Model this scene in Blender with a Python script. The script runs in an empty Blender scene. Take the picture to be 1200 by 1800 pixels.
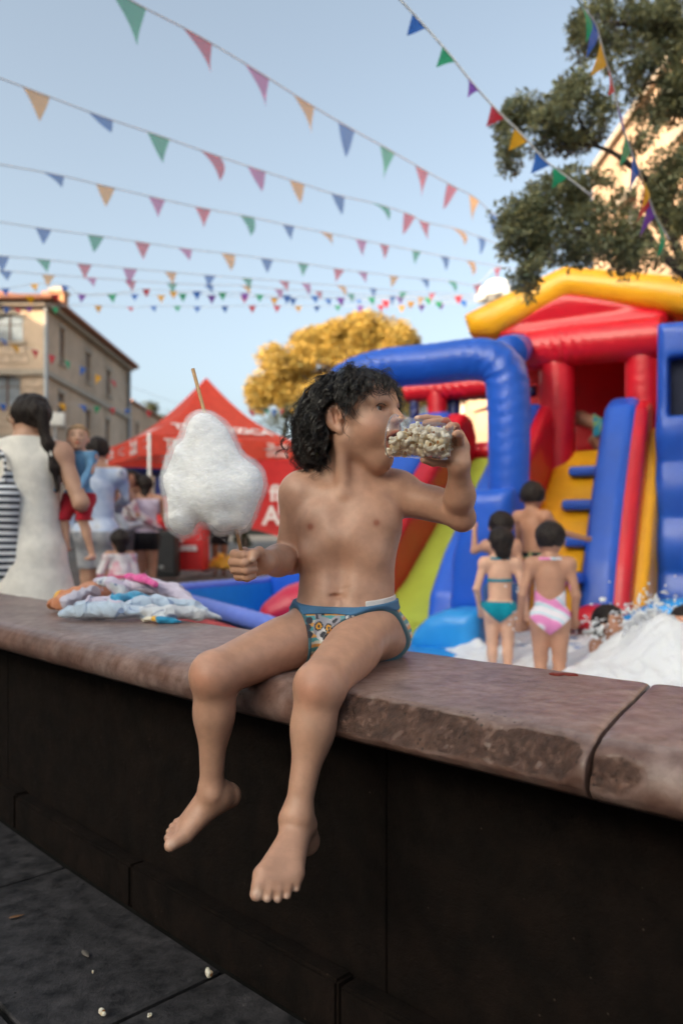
import bpy, bmesh, math, random
import numpy as np
from mathutils import Vector, Matrix

# ------------------------------------------------------------------ camera, sky, sun, exposure
SC = bpy.context.scene
COL = SC.collection
R = math.radians
F, CZ, HX, HY = 1400.0, 0.90, 600.0, 940.0     # 28 mm lens, level camera 0.9 m above the paving

cam_d = bpy.data.cameras.new('camera'); cam = bpy.data.objects.new('camera', cam_d); COL.objects.link(cam)
SC.camera = cam
cam.location = (0, 0, CZ); cam.rotation_euler = (R(90), 0, 0)
cam_d.sensor_fit = 'VERTICAL'; cam_d.sensor_height = 36; cam_d.sensor_width = 24; cam_d.lens = 28
cam_d.shift_y = 40 / 1800; cam_d.clip_start = .05; cam_d.clip_end = 3000
cam_d.dof.use_dof = True; cam_d.dof.focus_distance = 1.40; cam_d.dof.aperture_fstop = 3.0

SUN_EL, SUN_DIR = R(20), Vector((-0.75, -0.66, 0)).normalized()      # low sun from the left
SUN_AZ = math.atan2(SUN_DIR.x, SUN_DIR.y)
w = bpy.data.worlds.new('World'); SC.world = w; w.use_nodes = True
nt = w.node_tree; nt.nodes.clear()
sky = nt.nodes.new('ShaderNodeTexSky'); sky.sky_type = 'NISHITA'; sky.sun_disc = False
sky.sun_elevation = SUN_EL; sky.sun_rotation = SUN_AZ
sky.altitude = 200; sky.air_density = 0.68; sky.dust_density = 7.0; sky.ozone_density = 1.2
bg = nt.nodes.new('ShaderNodeBackground'); bg.inputs[1].default_value = 0.15
wo = nt.nodes.new('ShaderNodeOutputWorld')
hs_ = nt.nodes.new('ShaderNodeHueSaturation'); hs_.inputs['Saturation'].default_value = .70; nt.links.new(sky.outputs[0], hs_.inputs['Color'])
tn = nt.nodes.new('ShaderNodeMix'); tn.data_type = 'RGBA'; tn.blend_type = 'MULTIPLY'; tn.inputs[0].default_value = 1; tn.inputs[7].default_value = (.97, 1.0, .90, 1)
nt.links.new(hs_.outputs[0], tn.inputs[6]); nt.links.new(tn.outputs[2], bg.inputs[0]); nt.links.new(bg.outputs[0], wo.inputs[0])

sl = bpy.data.lights.new('sun', 'SUN'); sl.energy = 3.4; sl.angle = R(0.5); sl.color = (1.0, .74, .48)
sun = bpy.data.objects.new('sun', sl); COL.objects.link(sun); sun.location = (-30, -26, 20)
sd = Vector((SUN_DIR.x * math.cos(SUN_EL), SUN_DIR.y * math.cos(SUN_EL), math.sin(SUN_EL)))
sun.rotation_euler = sd.to_track_quat('Z', 'Y').to_euler()

SC.view_settings.view_transform = 'Standard'; SC.view_settings.look = 'None'
SC.view_settings.exposure = 1.58; SC.view_settings.gamma = 1.0; SC.view_settings.use_curve_mapping = False
SC.cycles.max_bounces = 12; SC.cycles.diffuse_bounces = 6; SC.cycles.transparent_max_bounces = 24; SC.cycles.caustics_reflective = False
SC.cycles.caustics_refractive = False; SC.cycles.sample_clamp_indirect = 6

rng = np.random.default_rng(11); random.seed(5)

# ------------------------------------------------------------------ helpers
def P(px, py, Y):
    return np.array([(px - HX) / F * Y, Y, CZ + (HY - py) / F * Y], float)
def A(*v): return np.array(v, float)
def unit(v): v = np.asarray(v, float); return v / (np.linalg.norm(v) + 1e-12)
def gz(Y):                                           # height of the square behind the wall
    return -.05 + .02 * min(max(Y - 4, 0), 16)

WORLD = {}                                           # world position of every object (no parent is rotated)
def wpos(o): return WORLD.get(o.name, np.zeros(3)) if o is not None else np.zeros(3)
def place(o, parent, loc):
    COL.objects.link(o)
    WORLD[o.name] = np.asarray(loc, float)
    if parent is not None: o.parent = parent
    o.location = np.asarray(loc, float) - wpos(parent)
    return o
def tag(o, label=None, cat=None, group=None, kind=None):
    if label: o['label'] = label
    if cat: o['category'] = cat
    if group: o['group'] = group
    if kind: o['kind'] = kind
    return o
def thing(name, label, cat, loc=(0, 0, 0), group=None):
    o = bpy.data.objects.new(name, None); o.empty_display_size = .1
    place(o, None, loc)
    return tag(o, label, cat, group)

def mk_mesh(name, V, Fc, smooth=True, col=None):
    me = bpy.data.meshes.new(name)
    V = np.asarray(V, np.float32)
    if isinstance(Fc, np.ndarray) and Fc.ndim == 2:
        n, k = Fc.shape
        me.vertices.add(len(V)); me.vertices.foreach_set('co', V.ravel())
        me.loops.add(n * k); me.loops.foreach_set('vertex_index', Fc.astype(np.int32).ravel())
        me.polygons.add(n); me.polygons.foreach_set('loop_start', np.arange(0, n * k, k, dtype=np.int32))
        me.update(calc_edges=True)
    else:
        me.from_pydata([tuple(map(float, v)) for v in V], [], [tuple(int(i) for i in f) for f in Fc])
    if smooth: me.polygons.foreach_set('use_smooth', np.ones(len(me.polygons), bool))
    if col is not None:
        a = me.color_attributes.new('Col', 'FLOAT_COLOR', 'POINT')
        c = np.ones((len(V), 4), np.float32); c[:, :3] = col
        a.data.foreach_set('color', c.ravel())
    me.validate(); me.update()
    return me
def mobj(name, V, Fc, mat, parent=None, smooth=True, col=None, loc=None):
    """V in world coordinates; the object's origin goes to loc (or its parent's origin)."""
    o0 = wpos(parent) if loc is None else np.asarray(loc, float)
    me = mk_mesh(name, np.asarray(V, float) - o0, Fc, smooth, col)
    if mat is not None: me.materials.append(mat)
    return place(bpy.data.objects.new(name, me), parent, o0)
def inst(name, me, mtx, parent=None):
    """an object sharing mesh data, with a world matrix (4x4 numpy)"""
    o = bpy.data.objects.new(name, me); COL.objects.link(o)
    if parent is not None: o.parent = parent
    m = np.array(mtx, float); m[:3, 3] -= wpos(parent)
    o.matrix_basis = Matrix(m.tolist())
    WORLD[o.name] = np.asarray(mtx, float)[:3, 3]
    return o

class Geo:
    """collects polygons for ONE mesh object"""
    def __init__(s): s.V = []; s.F = []
    def add(s, V, Fc):
        b = len(s.V); s.V += [tuple(v) for v in np.asarray(V, float)]
        s.F += [tuple(int(i) + b for i in f) for f in Fc]; return s
    def box(s, c, size, rot=None):
        h = np.asarray(size, float) / 2
        v = np.array([[x, y, z] for x in (-1, 1) for y in (-1, 1) for z in (-1, 1)], float) * h
        if rot is not None: v = v @ np.asarray(rot, float).T
        return s.add(v + np.asarray(c, float), [(0, 1, 3, 2), (4, 6, 7, 5), (0, 4, 5, 1), (2, 3, 7, 6), (0, 2, 6, 4), (1, 5, 7, 3)])
    def tube(s, pts, r, n=10, cap=True):
        v, f = tube_vf(pts, r, n, cap); return s.add(v, f)
    def quad(s, a, b, c, d): return s.add([a, b, c, d], [(0, 1, 2, 3)])
    def prism(s, poly, ext):
        """closed prism: polygon points (n,3) pushed along ext"""
        p = np.asarray(poly, float); n = len(p)
        return s.add(np.vstack([p, p + ext]), [tuple(range(n))[::-1], tuple(range(n, 2 * n))] + [(i, (i + 1) % n, n + (i + 1) % n, n + i) for i in range(n)])
    def obj(s, name, mat, parent=None, smooth=False, loc=None, bevel=0, seg=2):
        o = mobj(name, s.V, s.F, mat, parent, smooth, loc=loc)
        bm = bmesh.new(); bm.from_mesh(o.data); bmesh.ops.recalc_face_normals(bm, faces=bm.faces[:])
        if bevel:
            bmesh.ops.bevel(bm, geom=bm.edges[:], offset=bevel, segments=seg, affect='EDGES', profile=.6, clamp_overlap=True)
            for f in bm.faces: f.smooth = True
        bm.to_mesh(o.data); bm.free(); return o

def rotz(a): c, s_ = math.cos(a), math.sin(a); return A(c, -s_, 0, s_, c, 0, 0, 0, 1).reshape(3, 3)
def frame(z, x=None):
    """3x3 matrix whose columns are x,y,z with z along the given direction"""
    z = unit(z)
    x = A(1, 0, 0) if x is None else np.asarray(x, float)
    if abs(np.dot(unit(x), z)) > .97: x = A(0, 1, 0)
    x = unit(x - z * np.dot(x, z)); y = np.cross(z, x)
    return np.stack([x, y, z], 1)
def m4(R3, t, s=1.0):
    m = np.eye(4); m[:3, :3] = np.asarray(R3) * s; m[:3, 3] = t; return m

def tube_vf(pts, r, n=10, cap=True):
    pts = np.asarray(pts, float); m = len(pts)
    r = np.full(m, r, float) if np.isscalar(r) else np.asarray(r, float)
    T = np.gradient(pts, axis=0); T /= np.linalg.norm(T, axis=1)[:, None] + 1e-12
    ref = A(0, 0, 1) if abs(T[0][2]) < .9 else A(1, 0, 0)
    x = unit(np.cross(ref, T[0])); V = []
    for i in range(m):
        x = unit(x - T[i] * np.dot(x, T[i])); y = np.cross(T[i], x)
        a = np.arange(n) / n * 2 * np.pi
        V.append(pts[i] + r[i] * (np.cos(a)[:, None] * x + np.sin(a)[:, None] * y))
    V = np.vstack(V); Fc = []
    for i in range(m - 1):
        for j in range(n):
            k = (j + 1) % n
            Fc.append((i * n + j, i * n + k, (i + 1) * n + k, (i + 1) * n + j))
    if cap: Fc += [tuple(range(n))[::-1], tuple((m - 1) * n + j for j in range(n))]
    return V, Fc

def spline(pts, n):
    """Catmull-Rom through the points"""
    p = np.asarray(pts, float); p = np.vstack([2 * p[0] - p[1], p, 2 * p[-1] - p[-2]])
    t = np.linspace(0, len(p) - 3 - 1e-9, n); i = t.astype(int); u = (t - i)[:, None]
    a, b, c, d = p[i], p[i + 1], p[i + 2], p[i + 3]
    return .5 * (2 * b + (c - a) * u + (2 * a - 5 * b + 4 * c - d) * u ** 2 + (3 * b - a - 3 * c + d) * u ** 3)

def _hash(i, j, k, s):
    n = (i * 374761393 + j * 668265263 + k * 2147483647 + s * 1274126177) & 0x7fffffff
    n = ((n ^ (n >> 13)) * 1274126177) & 0x7fffffff
    return ((n ^ (n >> 16)) & 0xffff) / 65535.0
def vnoise(p, scale, seed=0):
    """value noise in -1..1"""
    q = np.asarray(p, float) * scale; f = np.floor(q); i = f.astype(np.int64); u = q - f; u = u * u * (3 - 2 * u)
    r = 0
    for a in (0, 1):
        for b in (0, 1):
            for c in (0, 1):
                wgt = (u[:, 0] if a else 1 - u[:, 0]) * (u[:, 1] if b else 1 - u[:, 1]) * (u[:, 2] if c else 1 - u[:, 2])
                r = r + wgt * _hash(i[:, 0] + a, i[:, 1] + b, i[:, 2] + c, seed)
    return r * 2 - 1

# ---- signed-distance modelling: smooth unions meshed as one continuous surface
def cone(a, b, ra, rb=None, k=.012, op='+', ax=None, ratio=1.0):
    a, b = np.asarray(a, float), np.asarray(b, float); rb = ra if rb is None else rb
    ba = b - a; L = np.dot(ba, ba) + 1e-12; m = max(ra, rb); ax_ = None if ax is None else unit(ax)
    def fn(p):
        q = p - a
        if ax_ is not None: q = q + (q @ ax_)[:, None] * (ratio - 1) * ax_
        bb = ba if ax_ is None else ba + np.dot(ba, ax_) * (ratio - 1) * ax_
        t = np.clip(q @ bb / (np.dot(bb, bb) + 1e-12), 0, 1)
        return (np.linalg.norm(q - t[:, None] * bb, axis=1) - (ra + (rb - ra) * t)) / (ratio ** .5)
    return dict(fn=fn, lo=np.minimum(a, b) - m, hi=np.maximum(a, b) + m, k=k, op=op)
def ell(c, r, Rm=None, k=.012, op='+'):
    c = np.asarray(c, float); r = np.asarray(r, float) * np.ones(3); Rm = np.eye(3) if Rm is None else np.asarray(Rm, float)
    ext = np.sqrt(((Rm * r[None, :]) ** 2).sum(1))
    def fn(p):
        q = (p - c) @ Rm
        k0 = np.linalg.norm(q / r, axis=1); k1 = np.linalg.norm(q / r ** 2, axis=1) + 1e-9
        return np.where(k0 < 1e-3, -r.min(), k0 * (k0 - 1) / k1)
    return dict(fn=fn, lo=c - ext, hi=c + ext, k=k, op=op)
def rbox(c, h, Rm=None, rad=.02, k=.01, op='+'):
    c = np.asarray(c, float); h = np.asarray(h, float); Rm = np.eye(3) if Rm is None else np.asarray(Rm, float)
    ext = (np.abs(Rm) * h[None, :]).sum(1)
    def fn(p):
        q = np.abs((p - c) @ Rm) - (h - rad)
        return np.linalg.norm(np.maximum(q, 0), axis=1) + np.minimum(q.max(1), 0) - rad
    return dict(fn=fn, lo=c - ext, hi=c + ext, k=k, op=op)
def poly_sdf(poly, p):
    v = np.asarray(poly, float); n = len(v)
    d = ((p - v[0]) ** 2).sum(1); s = np.ones(len(p))
    for i in range(n):
        j = i - 1; e = v[j] - v[i]; wv = p - v[i]
        b = wv - e * np.clip(wv @ e / np.dot(e, e), 0, 1)[:, None]
        d = np.minimum(d, (b ** 2).sum(1))
        c1 = p[:, 1] >= v[i][1]; c2 = p[:, 1] < v[j][1]; c3 = e[0] * wv[:, 1] > e[1] * wv[:, 0]
        s = np.where((c1 & c2 & c3) | (~c1 & ~c2 & ~c3), -s, s)
    return s * np.sqrt(d)
def puff(o, U, W, N, poly, t, rad, k=.03, op='+', swell=None):
    """polygon in the plane (o;U,W), half thickness t along N, edges rounded by rad; swell(u,w)->extra half thickness"""
    o = np.asarray(o, float); B = np.stack([U, W, N], 1); pl = np.asarray(poly, float)
    c = np.array([o + x * U + y * W + sgn * t * N for x, y in pl for sgn in (-1, 1)])
    def fn(p):
        q = (p - o) @ B; d2 = poly_sdf(pl, q[:, :2]) + rad
        tt = t if swell is None else t + swell(q[:, 0], q[:, 1])
        dz = np.abs(q[:, 2]) - tt + rad
        return np.minimum(np.maximum(d2, dz), 0) + np.sqrt(np.maximum(d2, 0) ** 2 + np.maximum(dz, 0) ** 2) - rad
    return dict(fn=fn, lo=c.min(0) - .05, hi=c.max(0) + .05, k=k, op=op)

def sdf_eval(prims, p, reach):
    d = np.full(len(p), 1e3)
    for q in prims:
        mgn = reach + q['k']
        m = np.flatnonzero(((p > q['lo'] - mgn) & (p < q['hi'] + mgn)).all(1))
        if not len(m): continue
        e = q['fn'](p[m]); b = d[m]; k = max(q['k'], 1e-6)
        if q['op'] == '+':
            h = np.maximum(k - np.abs(b - e), 0) / k; d[m] = np.minimum(b, e) - h * h * k * .25
        elif q['op'] == '-':
            e = -e; h = np.maximum(k - np.abs(b - e), 0) / k; d[m] = np.maximum(b, e) + h * h * k * .25
    return d
def sdf_mesh(prims, h, post=None, step=6, pad=None, box=None):
    """narrow-band surface nets; post(p,d) may change the distances (clothes, relief)"""
    add = [q for q in prims if q['op'] == '+']
    if box is None:
        lo = np.min([q['lo'] for q in add], 0); hi = np.max([q['hi'] for q in add], 0)
    else: lo, hi = map(np.asarray, box)
    pad = 3 * h if pad is None else pad
    lo = lo - pad; hi = hi + pad
    H = h * step; nc = np.ceil((hi - lo) / H).astype(int) + 1
    g = np.stack(np.meshgrid(*[np.arange(n) for n in nc], indexing='ij'), -1).reshape(-1, 3)
    cc = lo + (g * H + (step - 1) * h / 2)
    dc = sdf_eval(prims, cc, 2.2 * H)
    if post is not None: dc = post(cc, dc)
    band = np.abs(dc) < 1.45 * H
    D = np.repeat(np.repeat(np.repeat(dc.reshape(nc).astype(np.float32), step, 0), step, 1), step, 2)
    off = np.stack(np.meshgrid(*[np.arange(step)] * 3, indexing='ij'), -1).reshape(-1, 3)
    gi = (g[band][:, None, :] * step + off[None]).reshape(-1, 3)
    for s0 in range(0, len(gi), 1500000):
        gg = gi[s0:s0 + 1500000]; pp = lo + gg * h
        dd = sdf_eval(prims, pp, 3 * h + .01)
        if post is not None: dd = post(pp, dd)
        D[gg[:, 0], gg[:, 1], gg[:, 2]] = dd
    S = (D < 0).astype(np.int8); n = np.array(D.shape)
    c = sum(S[a:n[0] - 1 + a, b:n[1] - 1 + b, e:n[2] - 1 + e] for a in (0, 1) for b in (0, 1) for e in (0, 1))
    act = (c > 0) & (c < 8); idx = np.argwhere(act)
    if not len(idx): return np.zeros((0, 3)), np.zeros((0, 4), int)
    key = np.flatnonzero(act.ravel()); sh = act.shape
    acc = np.zeros((len(idx), 3)); cnt = np.zeros(len(idx))
    cor = [(a, b, e) for a in (0, 1) for b in (0, 1) for e in (0, 1)]
    val = {q: D[idx[:, 0] + q[0], idx[:, 1] + q[1], idx[:, 2] + q[2]].astype(float) for q in cor}
    for q in cor:
        for ax in range(3):
            if q[ax]: continue
            q2 = list(q); q2[ax] = 1; v0, v1 = val[q], val[tuple(q2)]
            m = (v0 < 0) != (v1 < 0); t = np.where(m, v0 / np.where(m, v0 - v1, 1), 0)
            pt = np.tile(np.array(q, float), (len(idx), 1)); pt[:, ax] += t
            acc += pt * m[:, None]; cnt += m
    V = lo + (idx + acc / cnt[:, None]) * h
    faces = []
    for ax in range(3):
        o1, o2 = (ax + 1) % 3, (ax + 2) % 3
        s0 = [slice(0, -1)] * 3
        for o in (o1, o2): s0[o] = slice(1, n[o] - 1)
        s1 = list(s0); s1[ax] = slice(1, None)
        a, b = S[tuple(s0)], S[tuple(s1)]
        e = np.argwhere(a != b)
        if not len(e): continue
        inside = a[e[:, 0], e[:, 1], e[:, 2]] == 1
        base = e.copy(); base[:, o1] += 1; base[:, o2] += 1
        q = []
        for d1, d2 in ((-1, -1), (0, -1), (0, 0), (-1, 0)):
            cidx = base.copy(); cidx[:, o1] += d1; cidx[:, o2] += d2
            q.append(np.searchsorted(key, np.ravel_multi_index(cidx.T, sh)))
        q = np.stack(q, 1); q[~inside] = q[~inside][:, ::-1]
        faces.append(q)
    return V, np.vstack(faces)

# ---- materials
def new_mat(name):
    m = bpy.data.materials.new(name); m.use_nodes = True
    return m, m.node_tree, m.node_tree.nodes['Principled BSDF']
def nd(t, typ, **kw):
    n = t.nodes.new(typ)
    for k_, v in kw.items():
        if k_ in n.inputs: n.inputs[k_].default_value = v
        else: setattr(n, k_, v)
    return n
def ramp(t, src, stops):
    r = t.nodes.new('ShaderNodeValToRGB'); e = r.color_ramp.elements
    while len(e) < len(stops): e.new(.5)
    for el, (p, c) in zip(e, stops): el.position = p; el.color = (*c, 1) if len(c) == 3 else c
    t.links.new(src, r.inputs[0]); return r.outputs[0]
def M(name, col, rough=.6, var=.12, vs=9.0, bump=0.0, bs=60.0, spec=.5, coat=0, sss=0, attr=False, col2=None, det=5.0, trans=0, metal=0, sheen=0, lo=.4, hi=.62):
    m, t, b = new_mat(name); L = t.links.new
    tc = nd(t, 'ShaderNodeTexCoord'); nz = nd(t, 'ShaderNodeTexNoise', Scale=vs, Detail=det, Roughness=.6)
    L(tc.outputs['Object'], nz.inputs['Vector'])
    c1 = A(*col)
    c2 = A(*col2) if col2 is not None else c1 * (1 + var)
    c0 = c1 if col2 is not None else c1 * (1 - var)
    cr = ramp(t, nz.outputs['Fac'], [(lo, tuple(c0)), (hi, tuple(np.minimum(c2, 1)))])
    if attr:
        at = nd(t, 'ShaderNodeVertexColor', layer_name='Col')
        mx = nd(t, 'ShaderNodeMix', data_type='RGBA', blend_type='MULTIPLY'); mx.inputs[0].default_value = 1
        L(at.outputs[0], mx.inputs[6]); L(cr, mx.inputs[7]); cr = mx.outputs[2]
    L(cr, b.inputs['Base Color'])
    b.inputs['Roughness'].default_value = rough; b.inputs['Specular IOR Level'].default_value = spec
    b.inputs['Coat Weight'].default_value = coat; b.inputs['Metallic'].default_value = metal
    b.inputs['Sheen Weight'].default_value = sheen
    if sss:
        b.inputs['Subsurface Weight'].default_value = sss; b.inputs['Subsurface Radius'].default_value = (.012, .005, .0025)
        b.inputs['Subsurface Scale'].default_value = 1.0
    if bump:
        n2 = nd(t, 'ShaderNodeTexNoise', Scale=bs, Detail=6.0, Roughness=.65); L(tc.outputs['Object'], n2.inputs['Vector'])
        bp = nd(t, 'ShaderNodeBump', Strength=1.0, Distance=bump); L(n2.outputs['Fac'], bp.inputs['Height'])
        L(bp.outputs[0], b.inputs['Normal'])
    if trans:                                          # thin cloth or leaf that lets light through
        tr = nd(t, 'ShaderNodeBsdfTranslucent'); L(cr, tr.inputs[0])
        ms = nd(t, 'ShaderNodeMixShader'); ms.inputs[0].default_value = trans
        out = t.nodes['Material Output']; L(b.outputs[0], ms.inputs[1]); L(tr.outputs[0], ms.inputs[2]); L(ms.outputs[0], out.inputs[0])
    return m
# ------------------------------------------------------------------ the setting: ground, paving, low wall
def stone_mat(name, c1, c2, rough, speck=None, bump=.0015, attr=False, pits=True, dots=90., sc=14., spec=.5):
    m, t, b = new_mat(name); L = t.links.new
    tc = nd(t, 'ShaderNodeTexCoord'); o = tc.outputs['Object']
    n1 = nd(t, 'ShaderNodeTexNoise', Scale=sc, Detail=8.0, Roughness=.65); L(o, n1.inputs['Vector'])
    base = ramp(t, n1.outputs['Fac'], [(.34, c1), (.66, c2)])
    n3 = nd(t, 'ShaderNodeTexNoise', Scale=sc * .22, Detail=3.0); L(o, n3.inputs['Vector'])
    mx0 = nd(t, 'ShaderNodeMix', data_type='RGBA', blend_type='MULTIPLY'); mx0.inputs[0].default_value = 1
    L(base, mx0.inputs[6]); L(ramp(t, n3.outputs['Fac'], [(.35, (.82, .81, .80)), (.65, (1.12, 1.10, 1.08))]), mx0.inputs[7])
    cur = mx0.outputs[2]
    if pits:                                             # dark pits and pale flecks worn into the stone
        vo = nd(t, 'ShaderNodeTexVoronoi', Scale=dots); L(o, vo.inputs['Vector'])
        n2 = nd(t, 'ShaderNodeTexNoise', Scale=7.0, Detail=2.0); L(o, n2.inputs['Vector'])
        mth = nd(t, 'ShaderNodeMath', operation='ADD'); L(vo.outputs['Distance'], mth.inputs[0]); L(n2.outputs['Fac'], mth.inputs[1])
        fac = ramp(t, mth.outputs[0], [(.46, (1, 1, 1)), (.52, (0, 0, 0))])
        mx1 = nd(t, 'ShaderNodeMix', data_type='RGBA'); L(fac, mx1.inputs[0]); L(cur, mx1.inputs[6])
        mx1.inputs[7].default_value = (*tuple(np.array(c1) * .3), 1); cur = mx1.outputs[2]
    if speck is not None:
        vo2 = nd(t, 'ShaderNodeTexVoronoi', Scale=55.0); L(o, vo2.inputs['Vector'])
        sp = ramp(t, vo2.outputs['Distance'], [(.06, (1, 1, 1)), (.13, (0, 0, 0))])
        wn = nd(t, 'ShaderNodeMath', operation='GREATER_THAN'); L(vo2.outputs['Color'], wn.inputs[0]); wn.inputs[1].default_value = .74
        ml = nd(t, 'ShaderNodeMath', operation='MULTIPLY'); L(sp, ml.inputs[0]); L(wn.outputs[0], ml.inputs[1])
        mx2 = nd(t, 'ShaderNodeMix', data_type='RGBA'); L(ml.outputs[0], mx2.inputs[0]); L(cur, mx2.inputs[6])
        mx2.inputs[7].default_value = (*speck, 1); cur = mx2.outputs[2]
    if attr:
        at = nd(t, 'ShaderNodeVertexColor', layer_name='Col')
        mx = nd(t, 'ShaderNodeMix', data_type='RGBA', blend_type='MULTIPLY'); mx.inputs[0].default_value = 1
        L(cur, mx.inputs[6]); L(at.outputs[0], mx.inputs[7]); cur = mx.outputs[2]
    L(cur, b.inputs['Base Color'])
    nr = nd(t, 'ShaderNodeTexNoise', Scale=30.0, Detail=5.0); L(o, nr.inputs['Vector'])
    mr = nd(t, 'ShaderNodeMapRange'); mr.inputs[3].default_value = rough - .12; mr.inputs[4].default_value = rough + .15
    L(nr.outputs['Fac'], mr.inputs[0]); L(mr.outputs[0], b.inputs['Roughness'])
    nb = nd(t, 'ShaderNodeTexNoise', Scale=95.0, Detail=7.0, Roughness=.7); L(o, nb.inputs['Vector'])
    bp = nd(t, 'ShaderNodeBump', Strength=1.0, Distance=bump); L(nb.outputs['Fac'], bp.inputs['Height']); L(bp.outputs[0], b.inputs['Normal'])
    if attr:                                             # freshly broken stone is much coarser
        mg = nd(t, 'ShaderNodeMapRange'); mg.inputs[1].default_value = .62; mg.inputs[2].default_value = .52; mg.inputs[3].default_value = bump; mg.inputs[4].default_value = bump * 7
        sp_ = nd(t, 'ShaderNodeSeparateColor'); L(at.outputs[0], sp_.inputs[0]); L(sp_.outputs[0], mg.inputs[0]); L(mg.outputs[0], bp.inputs['Distance'])
    b.inputs['Specular IOR Level'].default_value = spec
    return m
m_coping = stone_mat('coping_stone', (.155, .098, .085), (.31, .232, .215), .35, bump=.0010, attr=True, dots=85, sc=34)
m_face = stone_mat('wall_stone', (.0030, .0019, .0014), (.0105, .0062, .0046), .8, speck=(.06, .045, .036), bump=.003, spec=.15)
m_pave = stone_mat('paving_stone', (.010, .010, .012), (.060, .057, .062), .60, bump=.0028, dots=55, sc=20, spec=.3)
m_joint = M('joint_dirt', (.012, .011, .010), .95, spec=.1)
m_ground = stone_mat('square_paving', (.07, .064, .06), (.12, .11, .10), .8, bump=.004, pits=False, sc=3.)

def front_y(x): return 1.296 - .976 * x + .048 * x * x
_xs = np.linspace(-3.6, 1.7, 800); _pp = np.stack([_xs, front_y(_xs)], 1)
_ss = np.concatenate([[0], np.cumsum(np.linalg.norm(np.diff(_pp, axis=0), axis=1))])
def s_of_x(x): return np.interp(x, _xs, _ss)
def wall_pt(s, v, z):
    """point at arc length s along the coping's front edge, v behind it, height z"""
    x = np.interp(s, _ss, _xs); y = front_y(x); dy = -.976 + .096 * x
    L = np.sqrt(1 + dy * dy); return np.stack([x - v * dy / L, y + v / L, np.broadcast_to(z, np.shape(x))], -1)
WT = .65
# broad ground of the square, reaching the horizon
gy = [-60, 4, 20, 60, 900]; V = []; 
for y in gy:
    for x in (-700, 700): V.append((x, y, gz(y) - .002))
tag(mobj('ground', V, [(2 * i, 2 * i + 1, 2 * i + 3, 2 * i + 2) for i in range(4)], m_ground, smooth=False), kind='structure')

# near paving: dirt bed, border stones along the wall, square stones beyond
pav = tag(mobj('paving', [wall_pt(s_of_x(-3.5), .14, -.012), wall_pt(s_of_x(-1.2), .14, -.012), wall_pt(s_of_x(0), .14, -.012), wall_pt(s_of_x(1.6), .14, -.012), A(1.6, -3.8, -.012), A(-5.5, -3.8, -.012), A(-5.5, 5, -.012)],
               [(0, 1, 2, 3, 4, 5, 6)], m_joint, smooth=False), kind='structure')
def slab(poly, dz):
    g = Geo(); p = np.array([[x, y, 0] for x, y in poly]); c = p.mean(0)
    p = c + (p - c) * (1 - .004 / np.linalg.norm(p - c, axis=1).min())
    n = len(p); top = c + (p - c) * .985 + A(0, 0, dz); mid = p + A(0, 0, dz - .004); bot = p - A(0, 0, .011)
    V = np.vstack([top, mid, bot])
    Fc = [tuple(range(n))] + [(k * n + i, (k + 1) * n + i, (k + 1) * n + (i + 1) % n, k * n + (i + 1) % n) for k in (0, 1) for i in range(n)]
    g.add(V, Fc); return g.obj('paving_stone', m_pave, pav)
def clip(poly, n, c):
    out = []
    for i in range(len(poly)):
        a, b = np.array(poly[i]), np.array(poly[(i + 1) % len(poly)]); da, db = a @ n - c, b @ n - c
        if da <= 0: out.append(a)
        if (da < 0) != (db < 0) and da != db: out.append(a + (b - a) * da / (da - db))
    return out
# the border's outer edge is straight (two chords)
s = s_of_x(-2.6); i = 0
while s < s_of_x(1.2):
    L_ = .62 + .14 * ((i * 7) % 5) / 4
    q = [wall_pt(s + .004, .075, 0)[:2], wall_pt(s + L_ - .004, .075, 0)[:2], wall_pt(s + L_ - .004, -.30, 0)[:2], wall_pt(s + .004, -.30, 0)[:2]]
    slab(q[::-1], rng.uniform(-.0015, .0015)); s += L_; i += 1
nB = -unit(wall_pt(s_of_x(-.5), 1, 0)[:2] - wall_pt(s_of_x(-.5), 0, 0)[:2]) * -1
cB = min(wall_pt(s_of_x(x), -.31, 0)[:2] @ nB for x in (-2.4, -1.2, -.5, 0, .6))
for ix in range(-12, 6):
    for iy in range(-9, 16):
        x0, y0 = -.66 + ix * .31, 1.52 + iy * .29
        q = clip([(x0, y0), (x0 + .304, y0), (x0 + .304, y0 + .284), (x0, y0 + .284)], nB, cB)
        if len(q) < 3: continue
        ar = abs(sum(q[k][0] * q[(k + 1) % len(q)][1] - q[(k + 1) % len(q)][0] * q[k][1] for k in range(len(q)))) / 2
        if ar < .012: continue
        slab(q, rng.uniform(-.002, .002))

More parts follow.
